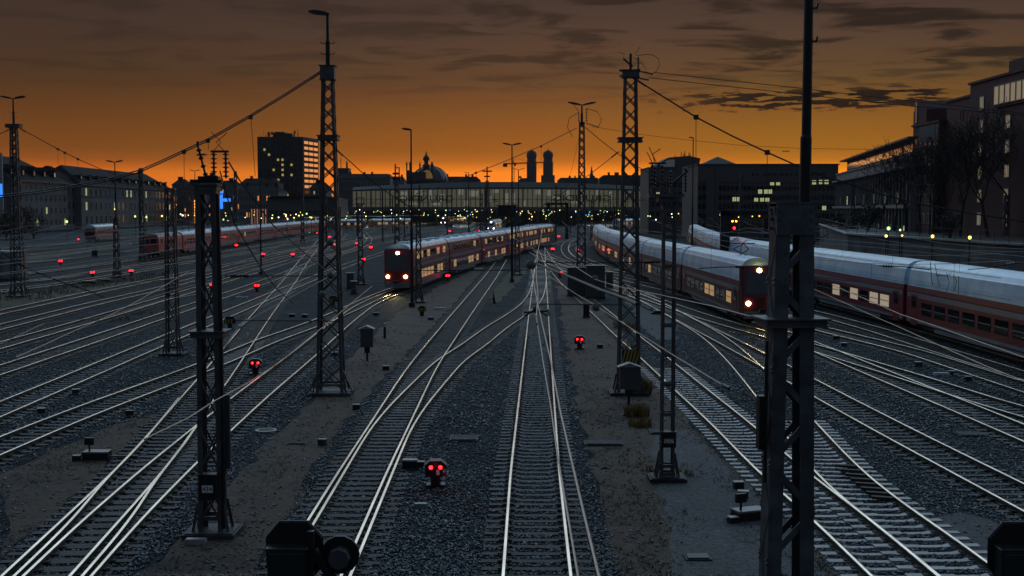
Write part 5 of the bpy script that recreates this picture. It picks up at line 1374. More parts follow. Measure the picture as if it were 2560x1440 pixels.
for px, py, w_, h_ in ((1010, 488, 16, 18), (1046, 482, 20, 12), (1075, 488, 12, 26), (1106, 495, 10, 20), (1152, 480, 12, 14), (1185, 484, 22, 14), (1225, 498, 10, 16), (1268, 495, 9, 24), (1283, 495, 9, 24), (1310, 508, 7, 14), (1345, 480, 12, 12), (1372, 482, 14, 14), (1392, 496, 20, 10), (1420, 486, 10, 20), (1450, 486, 9, 24), (1495, 482, 9, 16), (1525, 490, 8, 22), (1165, 508, 8, 14), (1240, 478, 14, 8), (1440, 505, 30, 6), (1030, 508, 24, 8), (1090, 510, 20, 6)):
    a = aty(px - w_ / 2, py + h_ / 2, HY); b = aty(px + w_ / 2, py - h_ / 2, HY)
    q = MB(); q.box(((a.x + b.x) / 2 - xc, .16, (a.z + b.z) / 2 - GZ), (b.x - a.x, .2, b.z - a.z)); q.build('lit_pane', M_HGLASSB, hall)
M_LET = mat('letter_dark', (.012, .012, .013), .6, 0, .1)
def sign(px0, px1, py0, py1, label):
    a = aty(px0, py1, HY - .6); b = aty(px1, py0, HY - .6)
    t = thing('roof_lettering', label, 'sign', ((a.x + b.x) / 2, HY - .7, GZ))
    o = text('GRUNDIG', 1, t, (0, 0, (a.z + b.z) / 2 - GZ), (R(90), 0, R(180)), M_LET, 'letters', .03)
    vs = [v.co for v in o.data.vertices]; dx = max(v.x for v in vs) - min(v.x for v in vs); dyy = max(v.y for v in vs) - min(v.y for v in vs)
    o.scale = ((b.x - a.x) / dx, (b.z - a.z) / dyy, 6)
    q = MB(); q.box((0, .25, a.z - GZ - .2), (b.x - a.x, .12, .15)); q.box((0, .25, b.z - GZ + .2), (b.x - a.x, .12, .15)); q.build('rail', M_MULL, t)
sign(1000, 1132, 490, 505, 'dark mirrored company lettering on the left half of the glazed hall')
sign(1383, 1527, 489, 504, 'dark mirrored company lettering on the right half of the glazed hall')
# interior backdrop of the throat under the hall: dark concourse wall
q = MB(); q.box((0, 0, 7), (W + 8, 1, 14)); tag(q.build('concourse_wall', mat('concourse', (.05, .05, .05), .7), None, loc=(xc, HY + 95, GZ)), 'dark concourse wall at the back of the station hall', 'wall')

LAMPCOL = [('yellow', (1.0, .72, .14), 3), ('greenish', (.60, 1.0, .30), 2.2), ('white', (.95, 1.0, .75), 3), ('orange', (1.0, .36, .05), 3), ('cyan', (.15, .85, 1.0), 2), ('blue', (.05, .28, 1.0), 3)]
LM = {n_: lamp_mat('bulb_' + n_, c, s) for n_, c, s in LAMPCOL}
POLE = {}
def far_lamp(px, py, Y, colr, r=.27, label=None, grp=None, light=0):
    p = aty(px, py, Y); h = p.z - GZ
    t = thing('platform_lamp', label or ('small %s lamp glowing on its pole in the station area below the hall' % colr), 'lamp', (p.x, Y, GZ), 0, grp or ('%s lamps glowing across the station' % colr))
    q = MB(); q.tube([(0, 0, 0), (0, 0, h)], .06, 4); q.build('pole', M_BLACK, t)
    q = MB(); q.ball((0, -.05, h), r, 6); q.build('bulb', LM[colr], t)
    if light:
        l_ = bpy.data.lights.new('lamp_glow', 'POINT'); l_.energy = light; l_.color = (1, .85, .45); l_.shadow_soft_size = .25
        lo = bpy.data.objects.new('lamp_glow', l_); COL.objects.link(lo); lo.parent = t; lo.location = (0, -.2, h - 1.3)
rg = random.Random(21)
for i, (px, gy) in enumerate(((735, 582), (775, 578), (815, 574), (860, 568), (915, 572), (960, 570), (1010, 566), (1060, 562), (1105, 556), (1145, 570), (1170, 570), (1182, 560), (1330, 574), (1365, 570), (1480, 568), (1540, 566))):
    b_ = gnd(px, gy); p_ = aty(px, gy - 5.2 * FPX / b_.y, b_.y)
    far_lamp(px, gy - 5.2 * FPX / b_.y, b_.y, 'yellow', .2, 'yellow lamp shining down on a far lit platform', 'yellow lamps on the far platforms', 800)
for i in range(120):
    px = rg.uniform(885, 1640); py = 524 + abs(rg.gauss(0, 1)) * 9
    c = rg.choices(['yellow', 'greenish', 'white', 'orange', 'cyan', 'blue'], [5, 4, 5, 3, 2, 1])[0]
    far_lamp(px, min(py, 552), rg.uniform(430, 640), c, rg.uniform(.10, .22))
for i in range(44):
    px = rg.uniform(450, 880); py = 540 + rg.gauss(0, 6)
    far_lamp(px, py, rg.uniform(330, 480), rg.choices(['yellow', 'greenish', 'white', 'orange'], [5, 3, 4, 1])[0], rg.uniform(.12, .26))
for i in range(44):
    px = rg.uniform(1600, 2070); py = 538 + rg.gauss(0, 6)
    far_lamp(px, py, rg.uniform(300, 420), rg.choices(['yellow', 'greenish', 'white', 'orange'], [6, 4, 3, 2])[0], rg.uniform(.12, .24))
for px, py, Y, c, r, lab in ((288, 523, 330, 'yellow', .28, 'lone yellow lamp in front of the long street building'), (167, 554, 300, 'greenish', .3, 'lone greenish lamp near the brown shrubs at far left'), (338, 541, 330, 'yellow', .25, 'yellow lamp right of the plain mast before the engine'), (366, 543, 330, 'yellow', .22, 'leftmost yellow lamp of a row behind the red engine'), (405, 540, 340, 'yellow', .25, 'yellow lamp above the first parked coach'), (440, 512, 360, 'orange', .25, 'orange lamp left of the glowing shop sign'),
                         (2215, 590, 132, 'yellow', .16, 'yellow green lamp on the wall, second from the left'), (2331, 591, 126, 'yellow', .18, 'brightest yellow lamp on the wall below the bare trees'), (2424, 594, 120, 'yellow', .18, 'rightmost yellow lamp along the wall'), (2221, 571, 135, 'greenish', .20, 'greenish lamp above the wall left of the trees'), (2250, 575, 135, 'greenish', .12, 'small greenish lamp above the wall'), (2255, 589, 132, 'yellow', .12, 'small yellow lamp on the wall, left of the brightest')):
    far_lamp(px, py, Y, c, r, lab, 'scattered single lamps')
# ------------------------------------------------------------------ buildings
M_WDARK = mat('window_dark', (.010, .012, .016), .12, 0, .1, 1, spec=.45)
M_WMIRR = mat('window_reflecting', (.80, .78, .72), .30, .9, .05, 1)
M_WCREAM = mat('window_cream_skyglow', (.4, .36, .28), .15, .3, .15, 1, emit=(1.0, .80, .50), es=.16)  # faint emission stands in for bright sky reflected in the glass
M_WLIT = mat('window_lit_yellow', (.3, .25, .12), .3, 0, .1, 1, emit=(1.0, .66, .20), es=.36)
M_WLITP = mat('window_lit_pale', (.3, .28, .2), .3, 0, .1, 1, emit=(.85, .92, .42), es=.38)
M_WORG = mat('window_orange_glow', (.3, .16, .08), .3, 0, .1, 1, emit=(1.0, .36, .10), es=.75)
M_FRW = mat('window_frame_pale', (.30, .30, .29), .6, 0, .1)
M_FRD = mat('window_frame_dark', (.04, .04, .042), .6, 0, .1)
WC = {}
def win_mesh(w, h, frame, pane, bars=1):
    k = (round(w, 2), round(h, 2), frame.name, pane.name, bars)
    if k not in WC:
        f = min(.12, w * .08)
        q = MB()
        q.add([(-w / 2, -.03, -h / 2), (w / 2, -.03, -h / 2), (w / 2, -.03, h / 2), (-w / 2, -.03, h / 2)], [(0, 1, 2, 3)], 1)
        q.box((0, -.03, h / 2 - f / 2), (w, .10, f)); q.box((0, -.03, -h / 2 + f / 2), (w, .14, f))
        for s in (-1, 1): q.box((s * (w / 2 - f / 2), -.031, 0), (f, .098, h - 2 * f))
        for i in range(bars): q.box((-w / 2 + w * (i + 1) / (bars + 1), -.032, 0), (f * .7, .07, h - 2 * f))
        WC[k] = q.mesh('window', [frame, pane])
    return WC[k]
def facade_windows(t, p0, p1, z0, rows, cols, rh, w, h, pick, frame, bars=1, margin=.06, skip=None, off=0.02):
    """windows on the vertical wall from p0 to p1 (local xy, outside on the right hand side when walking p0->p1)"""
    p0, p1 = Vector((*p0, 0)), Vector((*p1, 0)); d = p1 - p0; L = d.length; d /= L; ang = math.atan2(d.y, d.x)
    nrm = Vector((d.y, -d.x, 0)); n = 0
    for r in range(rows):
        for c in range(cols):
            if skip and skip(r, c): continue
            pane = pick(r, c)
            if pane is None: continue
            x = L * (margin + (1 - 2 * margin) * (c + .5) / cols)
            o = link(win_mesh(w, h, frame, pane, bars), 'window', t, p0 + d * x + nrm * off + Vector((0, 0, z0 + rh * (r + .5))), ang); n += 1
    return n
rb = random.Random(4)
def block(name, label, cat, px0, px1, py_top, Y, depth, mwall, base=GZ, roof=None, cornice=True, mroof=None):
    a = aty(px0, py_top, Y); b = aty(px1, py_top, Y); w = b.x - a.x; h = a.z - base
    t = thing(name, label, cat, ((a.x + b.x) / 2, Y, base))
    q = MB(); q.box((0, depth / 2, h / 2), (w, depth, h)); q.build('wall', mwall, t)
    if cornice: q = MB(); q.box((0, depth / 2, h + .15), (w + .6, depth + .6, .3)); q.build('cornice', mroof or mwall, t)
    return t, w, h
M_TOWER = mat('tower_wall', (.034, .026, .024), .75, 0, .15, .1)
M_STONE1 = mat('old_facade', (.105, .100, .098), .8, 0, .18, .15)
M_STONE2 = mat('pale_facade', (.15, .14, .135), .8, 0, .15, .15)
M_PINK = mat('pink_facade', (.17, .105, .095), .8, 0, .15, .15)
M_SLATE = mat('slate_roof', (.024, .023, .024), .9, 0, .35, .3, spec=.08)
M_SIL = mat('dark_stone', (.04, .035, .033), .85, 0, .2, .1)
# tower block
TY = 700
t, w, h = block('tower_block', 'dark high-rise tower block with antennas on its roof and orange sky glow on its right side', 'tower block', 643, 757, 342, TY, 26, M_TOWER, cornice=False)
# sheared right flank that shows beside the front
xr = aty(778, 342, TY).x - t.location.x
q = MB(); q.add([(w / 2, 0, 0), (xr, 26, 0), (xr, 26, h), (w / 2, 0, h), (w / 2, 26, 0), (w / 2, 26, h)], [(0, 1, 2, 3), (3, 2, 5), (0, 4, 1)]); q.build('flank', M_TOWER, t)
LIT = {(11, 4), (11, 5), (10, 5), (10, 7), (9, 3), (9, 5), (8, 5), (8, 7), (7, 4), (4, 4), (4, 6), (3, 6), (2, 3), (2, 5), (12, 2), (13, 1)}
q = MB()
for r in range(15):
    for c in range(10):
        if (r, c) in LIT: continue
        q.box((-w / 2 + w * (c + .6) / 10.2, -.02, 3 + (h - 6) * (r + .5) / 15), (1.35, .08, 1.5))
q.build('dark_windows', M_WDARK, t)['kind'] = 'stuff'
for r, c in LIT:
    link(win_mesh(1.5, 1.6, M_FRD, M_WLIT, 0), 'window', t, (-w / 2 + w * (c + .6) / 10.2, -.04, 3 + (h - 6) * (r + .5) / 15))
facade_windows(t, (w / 2, 0), (xr, 26), h - 33.5, 10, 3, 3.2, 7.2, 1.9, lambda r, c: M_WORG if r > 0 else M_WDARK, M_FRD, 0, .04, off=.08)  # flank panes emit orange in place of the dawn sky they would reflect
q = MB(); q.box((0, 12, h + 1.2), (11, 10, 2.4)); q.box((-2, 11, h + 2.8), (6, 5, 1.2)); q.build('plant_room', M_TOWER, t)
for i in range(22):
    x = rb.uniform(-w / 2 + .5, w / 2 - .3); hh = rb.uniform(1.2, 3.6) * (1.5 if x > w * .25 else 1)
    q = MB(); q.tube([(x, 2 + i % 5, h), (x, 2 + i % 5, h + hh)], .11, 5)
    if i % 3 == 0: q.lathe((x, 2 + i % 5, h + hh * .6), [(.05, 0), (.8, .3), (.85, .35)], 10, axis=(rb.uniform(-1, 1), -1, .2))
    if i % 3 == 1: q.bar((x - .5, 2 + i % 5, h + hh * .8), (x + .5, 2 + i % 5, h + hh * .8), .12)
    q.build('antenna', M_BLACK, t)

# long left street building, seen running away from us
def long_block(px0, base0, px1, base1, eave0, ridge0, label, ncol, nrow, name='street_building', mw=None, dep=22):
    a, b = gnd(px0, base0), gnd(px1, base1)
    he = z_at(eave0, a.y) - GZ; hr = z_at(ridge0, a.y) - GZ
    d = (b - a); L = d.length; ang = math.atan2(d.y, d.x)
    t = thing(name, label, 'building', a, ang)
    # local x along the facade, outside is -y side on the right hand when walking
    q = MB(); q.box((L / 2, dep / 2, he / 2), (L, dep, he)); q.build('wall', mw or M_STONE1, t)
    q = MB(); hip = dep * .45
    q.add([(-.6, -.6, he), (L + .6, -.6, he), (L + .6, dep + .6, he), (-.6, dep + .6, he), (hip, dep / 2, hr), (L - hip, dep / 2, hr)], [(0, 1, 5, 4), (1, 2, 5), (2, 3, 4, 5), (3, 0, 4), (0, 3, 2, 1)]); q.build('roof', M_SLATE, t)
    q = MB(); q.box((L / 2, -.1, he - .3), (L + .8, 1.4, .6)); q.box((L / 2, -.05, he * .74), (L, .5, .35)); q.build('cornice', mw or M_STONE1, t)
    return t, L, he, hr, dep
# outside must face the tracks (+x): facade runs away, its right hand side is +x
t, L, he, hr, dep = long_block(205, 574, 432, 561.5, 460, 410, 'long old street building with many dormers at the left, running away from us', 0, 0)
facade_windows(t, (0, 0), (L, 0), 1.0, 3, 22, he / 3.25, 2.3, he / 3.25 * .62, lambda r, c: (M_WLITP if rb.random() < (.18 if r == 0 else .07) else M_WDARK), M_FRW, 1, .02)
for i in range(13):
    x = L * (i + .5) / 13; zz = he + (hr - he) * .35; yy = dep * .5 * .28
    q = MB(); q.box((x, yy, zz), (1.8, 3, 2.0)); q.box((x, yy - 1.5, zz + 1.1), (2.2, .6, .25)); dm = q.build('dormer', M_SLATE, t)
    link(win_mesh(1.2, 1.3, M_FRW, M_WLIT if i in (7,) else (M_WMIRR if i % 3 == 0 else M_WDARK), 0), 'window', dm, (x, yy - 1.53, zz))
t, L, he, hr, dep = long_block(30, 582, 172, 574.5, 448, 380, 'big old corner building with a steep hipped roof and chimneys at the far left', 0, 0, mw=M_STONE1, dep=30)
facade_windows(t, (0, 0), (L, 0), 1.0, 4, 11, he / 4.2, 2.0, he / 4.2 * .6, lambda r, c: (M_WLITP if rb.random() < .07 else M_WDARK), M_FRW, 1, .03)
for x in (L * .35, L * .42): q = MB(); q.box((x, dep / 2, hr + .8), (1.6, 2.2, 2.6)); q.box((x, dep / 2, hr + 2.2), (1.9, 2.5, .3)); q.build('chimney', M_SLATE, t)
for i in range(5):
    x = L * (i + .6) / 5.4; zz = he + (hr - he) * .3
    q = MB(); q.box((x, 4, zz), (2.2, 4, 2.6)); q.add([(x - 1.4, 1.6, zz + 1.3), (x + 1.4, 1.6, zz + 1.3), (x, 1.6, zz + 2.6), (x - 1.4, 7, zz + 1.3), (x + 1.4, 7, zz + 1.3), (x, 7, zz + 2.6)], [(0, 1, 2), (1, 4, 5, 2), (0, 2, 5, 3)]); dm = q.build('dormer', M_SLATE, t)
    link(win_mesh(1.4, 1.7, M_FRW, M_WLIT if i == 4 else M_WMIRR, 0), 'window', dm, (x, 1.98, zz))
t, L, he, hr, dep = long_block(150, 575, 208, 573.4, 458, 412, 'gabled middle wing joining the two big left street buildings', 0, 0, mw=M_STONE2, dep=20)
facade_windows(t, (0, 0), (L, 0), 1.0, 3, 4, he / 3.2, 2.0, he / 3.2 * .6, lambda r, c: M_WDARK, M_FRW, 1, .05)
# blocks between the street building and the tower
for (x0, x1, top, Y, dep, mw, lab, rows, cols, pl_, mlit) in (
        (430, 460, 462, 640, 20, M_STONE1, 'narrow grey town house right of the long street building', 4, 4, .12, M_WORG),
        (458, 500, 470, 600, 18, M_PINK, 'pink town house with a glowing vertical shop sign', 5, 7, .10, M_WORG),
        (498, 540, 452, 640, 18, M_STONE1, 'grey house behind mast 434 with an orange attic', 4, 6, .22, M_WORG),
        (545, 590, 466, 620, 18, M_STONE2, 'pale house with a tall blue lit sign', 5, 6, .10, M_WLIT),
        (588, 696, 480, 560, 22, M_STONE2, 'pale long office with arcade windows lit from below at the tower foot', 3, 14, .30, M_WORG),
        (600, 690, 460, 640, 20, M_STONE1, 'grey office with a columned attic behind the pale long office', 3, 12, .05, M_WLIT),
        (775, 815, 470, 640, 20, M_STONE1, 'low grey house immediately right of the tower block', 5, 6, .12, M_WLITP),
        (845, 975, 446, 780, 20, M_STONE1, 'distant grey houses with roof clutter left of the hall', 4, 16, .03, M_WLITP),
        (960, 1010, 452, 820, 20, M_STONE1, 'distant low roofs below the dome', 2, 6, .0, M_WLITP)):
    t, w, h = block('town_house', lab, 'building', x0, x1, top, Y, dep, mw)
    facade_windows(t, (-w / 2, 0), (w / 2, 0), 3.5, rows, cols, (h - 4.5) / rows, w / cols * .52, (h - 4.5) / rows * .6, lambda r, c: mlit if rb.random() < pl_ else (M_WMIRR if rb.random() < .04 else M_WDARK), M_FRW, 1, .03)
    q = MB(); q.add([(-w / 2, -.3, h + .3), (w / 2, -.3, h + .3), (w / 2 - 1.5, dep * .4, h + 3.2), (-w / 2 + 1.5, dep * .4, h + 3.2), (-w / 2, dep, h + .3), (w / 2, dep, h + .3)], [(0, 1, 2, 3), (1, 5, 2), (5, 4, 3, 2), (4, 0, 3)]); q.build('roof', M_SLATE, t)
    for i in range(3):
        x = rb.uniform(-w / 2 + 2, w / 2 - 2); q = MB(); q.box((x, dep * .35, h + 3), (1.2, 1.4, 2.4)); q.box((x, dep * .35, h + 4.3), (1.5, 1.7, .2)); q.build('chimney', M_SLATE, t)
    if 'blue' in lab:
        q = MB(); q.box((-w / 2 + 1.5, -.4, h - 7), (1.8, .5, 9)); q.build('lit_sign', lamp_mat('blue_sign', (.04, .26, 1.0), 1.1), t)
    if 'vertical' in lab:
        q = MB()
        for i in range(8): q.box((w * .28, -.35, 1.5 + i * 1.5), (2.0, .4, 1.1))
        q.build('lit_sign', lamp_mat('orange_sign', (1.0, .42, .10), 2.0), t)
    if 'arcade' in lab:
        q = MB()
        for i in range(9): q.box((-w * .15 + i * w * .58 / 9, -.5, 4.6), (.7, .6, 8.6))
        q.build('arcade_pier', M_PINK, t)
        q = MB(); q.box((w * .12, -.06, 4.4), (w * .58, .08, 7.5)); q.build('lit_arcade', mat('arcade_glow', (.3, .2, .15), .5, 0, .1, emit=(1.0, .45, .25), es=.28), t)
t = thing('wall_sign', 'small blue glowing sign left of the tower foot', 'sign', aty(567, 500, 556)); q = MB(); q.box((0, 0, 0), (3.4, .4, 1.5)); q.build('panel', MATS['blue_sign'], t); q = MB(); q.tube([(0, .3, -.7), (0, .3, -t.location.z + GZ)], .12, 6); q.build('post', M_BLACK, t)
t = thing('wall_sign', 'tall white and blue lit panel at the far left edge', 'sign', aty(-10, 458, 400)); q = MB(); q.box((0, 0, 0), (4.6, .6, 20), 0); q.box((1.0, -.35, -2.5), (2.4, .1, 4.6), 1); q.build('panel', [mat('pale_panel', (.30, .31, .33), .5), MATS['blue_sign']], t); q = MB(); q.box((0, .5, -t.location.z / 2 - 4), (2, .6, t.location.z - 8)); q.build('post', M_FASC, t)
# low bridge-like canopy building left of the hall
t, w, h = block('low_building', 'low dark flat building with a rounded end between tower and hall', 'building', 668, 845, 497, 500, 30, M_FASC)
facade_windows(t, (-w / 2, 0), (w / 2, 0), 4.2, 1, 14, 4, w / 14 * .8, 2.6, lambda r, c: M_WDARK, M_FRD, 1, .02)
q = MB(); q.prism_y([(-w / 2, h), (w / 2, h), (w / 2 - 5, h + 1.2), (-w / 2 + 1.5, h + 1.2)], -1, 30); q.build('roof', M_SLATE, t)

# domed palace
PY = 900
c = aty(1063, 455, PY); t = thing('domed_palace', 'dark palace silhouette with a glass dome and a tall lantern', 'palace', (c.x, PY, GZ))
u = PY / FPX
def zz(py): return z_at(py, PY) - GZ
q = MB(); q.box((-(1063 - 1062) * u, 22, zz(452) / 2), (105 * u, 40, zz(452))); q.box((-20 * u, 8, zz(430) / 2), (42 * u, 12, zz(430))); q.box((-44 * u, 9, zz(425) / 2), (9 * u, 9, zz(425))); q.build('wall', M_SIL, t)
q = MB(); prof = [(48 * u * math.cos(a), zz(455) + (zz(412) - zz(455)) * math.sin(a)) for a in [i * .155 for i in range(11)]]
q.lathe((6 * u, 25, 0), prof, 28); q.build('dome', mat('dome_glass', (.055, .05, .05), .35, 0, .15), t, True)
q = MB()
for i in range(14):
    a = 2 * math.pi * i / 14
    q.tube([(6 * u + r_ * 1.01 * math.cos(a), 25 + r_ * 1.01 * math.sin(a), z_) for r_, z_ in prof], .35, 4)
q.build('dome_rib', M_SIL, t)
q = MB(); q.lathe((0, 12, 0), [(8 * u, zz(430)), (8 * u, zz(415)), (11 * u, zz(414)), (9 * u, zz(411)), (5 * u, zz(408)), (5.5 * u, zz(400)), (8 * u, zz(399)), (8.5 * u, zz(395)), (6 * u, zz(390)), (2.5 * u, zz(386)), (1.5 * u, zz(380)), (.4 * u, zz(375))], 12); q.build('lantern', M_SIL, t, True)
for sx in (-15, 14, -40, -48, 17): q = MB(); q.lathe((sx * u, 8, 0), [(1.6 * u, zz(450)), (1.6 * u, zz(416 if abs(sx) < 20 else 412)), (2.6 * u, zz(414 if abs(sx) < 20 else 410)), (.6 * u, zz(403))], 8); q.build('finial', M_SIL, t)
q = MB(); q.add([((4 + 14 * math.cos(a)) * u - .0, 3.8, zz(446) + (zz(424) - zz(446)) * math.sin(a)) for a in [i * math.pi / 10 for i in range(11)]], [tuple(range(11))]); q.build('lit_arch', mat('arch_glow', (.3, .22, .1), .3, emit=(1.0, .50, .15), es=.10), t)
# twin towers of the cathedral
CY = 1870
for px, lab in ((1329, 'left one of two tall onion domed church towers'), (1370, 'right one of two tall onion domed church towers')):
    c = aty(px, 455, CY); u = CY / FPX; t = thing('church_tower', lab, 'church tower', (c.x, CY, GZ))
    def zz(py): return z_at(py, CY) - GZ
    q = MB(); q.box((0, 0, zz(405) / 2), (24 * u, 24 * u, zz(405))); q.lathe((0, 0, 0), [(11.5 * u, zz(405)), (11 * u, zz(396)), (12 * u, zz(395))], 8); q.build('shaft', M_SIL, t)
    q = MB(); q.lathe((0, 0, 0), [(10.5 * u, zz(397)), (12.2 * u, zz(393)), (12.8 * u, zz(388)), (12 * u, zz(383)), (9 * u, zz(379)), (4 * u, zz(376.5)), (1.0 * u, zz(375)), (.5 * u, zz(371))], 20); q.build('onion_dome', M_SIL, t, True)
    q = MB()
    for s in (-1, 1): q.box((s * 3 * u, -12.05 * u, zz(398)), (1.6 * u, .3, 2.6 * u))
    q.build('belfry_opening', M_BLACK, t)
    if px == 1370: q = MB(); q.box((0, 5 * u, zz(438) / 2), (34 * u, 10 * u, zz(438))); q.build('annexe', M_SIL, t)
c = aty(1479, 455, 1200); u = 1200 / FPX; t = thing('church_spire', 'thin pointed church spire right of the twin towers', 'church tower', (c.x, 1200, GZ))
def zz(py): return z_at(py, 1200) - GZ
q = MB(); q.box((0, 0, zz(440) / 2), (10 * u, 10 * u, zz(440))); q.build('shaft', M_SIL, t)
q = MB(); q.lathe((0, 0, 0), [(5.5 * u, zz(441)), (3 * u, zz(433)), (3.2 * u, zz(431)), (.3 * u, zz(414))], 8); q.build('spire', M_SIL, t)
c = aty(857, 455, 1000); u = 1000 / FPX; t = thing('stub_tower', 'blunt dark tower with a corner figure right of the tallest left mast', 'tower', (c.x, 1000, GZ))
def zz(py): return z_at(py, 1000) - GZ
q = MB(); q.box((0, 8, zz(420) / 2), (28 * u, 16, zz(420))); q.box((0, 8, zz(440) / 2), (44 * u, 20, zz(440))); q.build('wall', M_SIL, t)
q = MB(); q.lathe((9 * u, 4, 0), [(2.4 * u, zz(420)), (2.2 * u, zz(408)), (1.2 * u, zz(402))], 8); q.bar((-6 * u, 4, zz(420)), (-6 * u, 4, zz(394)), .5); q.build('finial', M_SIL, t)
# distant roofline behind the hall
for x0, x1, top, Y, lab in ((1105, 1200, 449, 1000, 'distant dark roofline right of the dome'), (1395, 1500, 450, 1300, 'distant dark roofline right of the twin towers'), (1500, 1640, 446, 900, 'distant dark roofline behind the mast with ribbed insulators'), (1296, 1330, 451, 1300, 'distant roofs at the foot of the twin towers')):
    t, w, h = block('distant_roofs', lab, 'building', x0, x1, top, Y, 25, M_SIL, cornice=False)
    q = MB(); q.prism_y([(-w / 2, h), (w / 2, h), (w / 2 - 3, h + 2.5), (-w / 2 + 3, h + 2.5)], 0, 24); q.build('roof', M_SIL, t)
    for i in range(5): q = MB(); x = rb.uniform(-w * .4, w * .4); q.box((x, 8, h + 3.5), (1.6, 1.6, 2.5)); q.build('chimney', M_SIL, t)
# crane
c = aty(1283, 455, 800); u = 800 / FPX; t = thing('tower_crane', 'thin red tower crane beside the left church tower', 'crane', (c.x, 800, GZ))
def zz(py): return z_at(py, 800) - GZ
q = MB()
for sx in (-1, 1):
    for sy in (-1, 1): q.bar((sx * .7, sy * .7, 0), (sx * .7, sy * .7, zz(405)), .25)
z = 0
while z < zz(407): q.bar((-.7, -.7, z), (.7, -.7, z + 1.6), .15); q.bar((.7, -.7, z), (-.7, -.7, z + 1.6), .15); z += 1.6
q.build('tower', M_BLACK, t)
q = MB(); q.bar((-24 * u, 0, zz(409)), (78 * u, 0, zz(405)), .5); q.bar((-24 * u, 0, zz(411)), (78 * u, 0, zz(407)), .3); q.bar((0, 0, zz(396)), (60 * u, 0, zz(405.5)), .12); q.bar((0, 0, zz(396)), (-20 * u, 0, zz(409)), .12); q.bar((0, 0, zz(408)), (0, 0, zz(395)), .4); q.build('jib', mat('crane_red', (.20, .05, .03), .6), t)
q = MB(); q.box((-20 * u, 0, zz(413)), (2.8, 1.4, 2.2)); q.box((1.2, -.9, zz(411)), (1.4, 1.4, 1.8)); q.build('counterweight', M_BLACK, t)

# right side offices
M_OFF = mat('office_wall', (.085, .076, .078), .7, 0, .12, .1)
OY = 330
t, w, h = block('office_block', 'broad grey office block with round roof vents and a few lit windows', 'office building', 1745, 2096, 412, OY, 30, M_OFF)
LITO = {(1930, 458), (1945, 458), (2052, 455), (2066, 455), (2035, 456), (1915, 479), (1900, 479), (1925, 479), (1836, 498), (1846, 498), (1890, 500), (1905, 500), (1773, 470), (1918, 500), (2060, 520)}
q = MB()
for r in range(5):
    for c in range(34):
        x = -w / 2 + w * (c + .5) / 34; q.box((x, -.02, h - 6.4 - r * 2.5), (.85, .08, 1.25))
o = q.build('dark_windows', M_WDARK, t); o['kind'] = 'stuff'
for px, py in LITO:
    p = aty(px, py, OY); link(win_mesh(1.3, 1.35, M_FRD, M_WORG if px == 1773 else M_WLITP, 1), 'window', t, (p.x - t.location.x, -.08, p.z - GZ))
for px in (1882, 1894, 1912, 1922, 1931, 1938, 1955, 1966, 1978, 1990, 2003, 2015, 2030, 2045, 2060):
    p = aty(px, 436, OY); q = MB(); q.lathe((p.x - t.location.x, -.1, p.z - GZ), [(.36, 0), (.36, .15)], 12, axis=(0, 1, 0)); q.build('round_vent', M_BLACK, t)
p = aty(1806, 412, OY); q = MB(); xx = p.x - t.location.x
q.add([(xx - 5.5, 2, h), (xx + 5, 2, h), (xx + 5, 14, h), (xx - 5.5, 14, h), (xx, 8, h + 2.6)], [(0, 1, 4), (1, 2, 4), (2, 3, 4), (3, 0, 4)]); q.build('roof_pyramid', M_OFF, t)
q = MB()
for zz_ in (h - 4.6, h - 10.2): q.box((0, -.12, zz_), (w, .3, .35))
q.box((w * .02 - w / 2 + 3, -1.2, h / 2 - 2), (3.2, 2.4, h - 4)); q.build('ledge', M_OFF, t)
t, w, h = block('office_block', 'grey stepped office with a curved glazed roof deck left of the broad block', 'office building', 1622, 1752, 420, 400, 26, M_OFF)
facade_windows(t, (-w / 2, 0), (w / 2, 0), 5, 4, 9, 3.2, w / 9 * .7, 1.7, lambda r, c: M_WLITP if rb.random() < .10 else M_WDARK, M_FRD, 1, .02)
q = MB(); q.prism_y([(-w * .30, h), (w * .48, h), (w * .52, h + 3.3), (w * .30, h + 4.2), (-w * .1, h + 3.6), (-w * .32, h + 1.2)], 3, 22); q.build('roof_deck', M_OFF, t)
q = MB(); q.prism_y([(-w * .24, h + .5), (w * .02, h + .5), (w * .02, h + 2.9), (-w * .1, h + 2.9), (-w * .26, h + 1.3)], 2.85, 3.0); q.build('roof_glazing', M_WMIRR, t)
for i in range(7): q = MB(); x = rb.uniform(-w * .1, w * .4); q.tube([(x, 8, h + 3.4), (x, 8, h + 4.6 + rb.random() * 1.6)], .14, 5); q.build('mast', M_BLACK, t)
q = MB()
for i in range(4): q.box((-w * .5 + 1 + i * .1, -.6, h - 3 - i * 2.2), (2.4, .8, .5))
q.build('balcony', M_OFF, t)

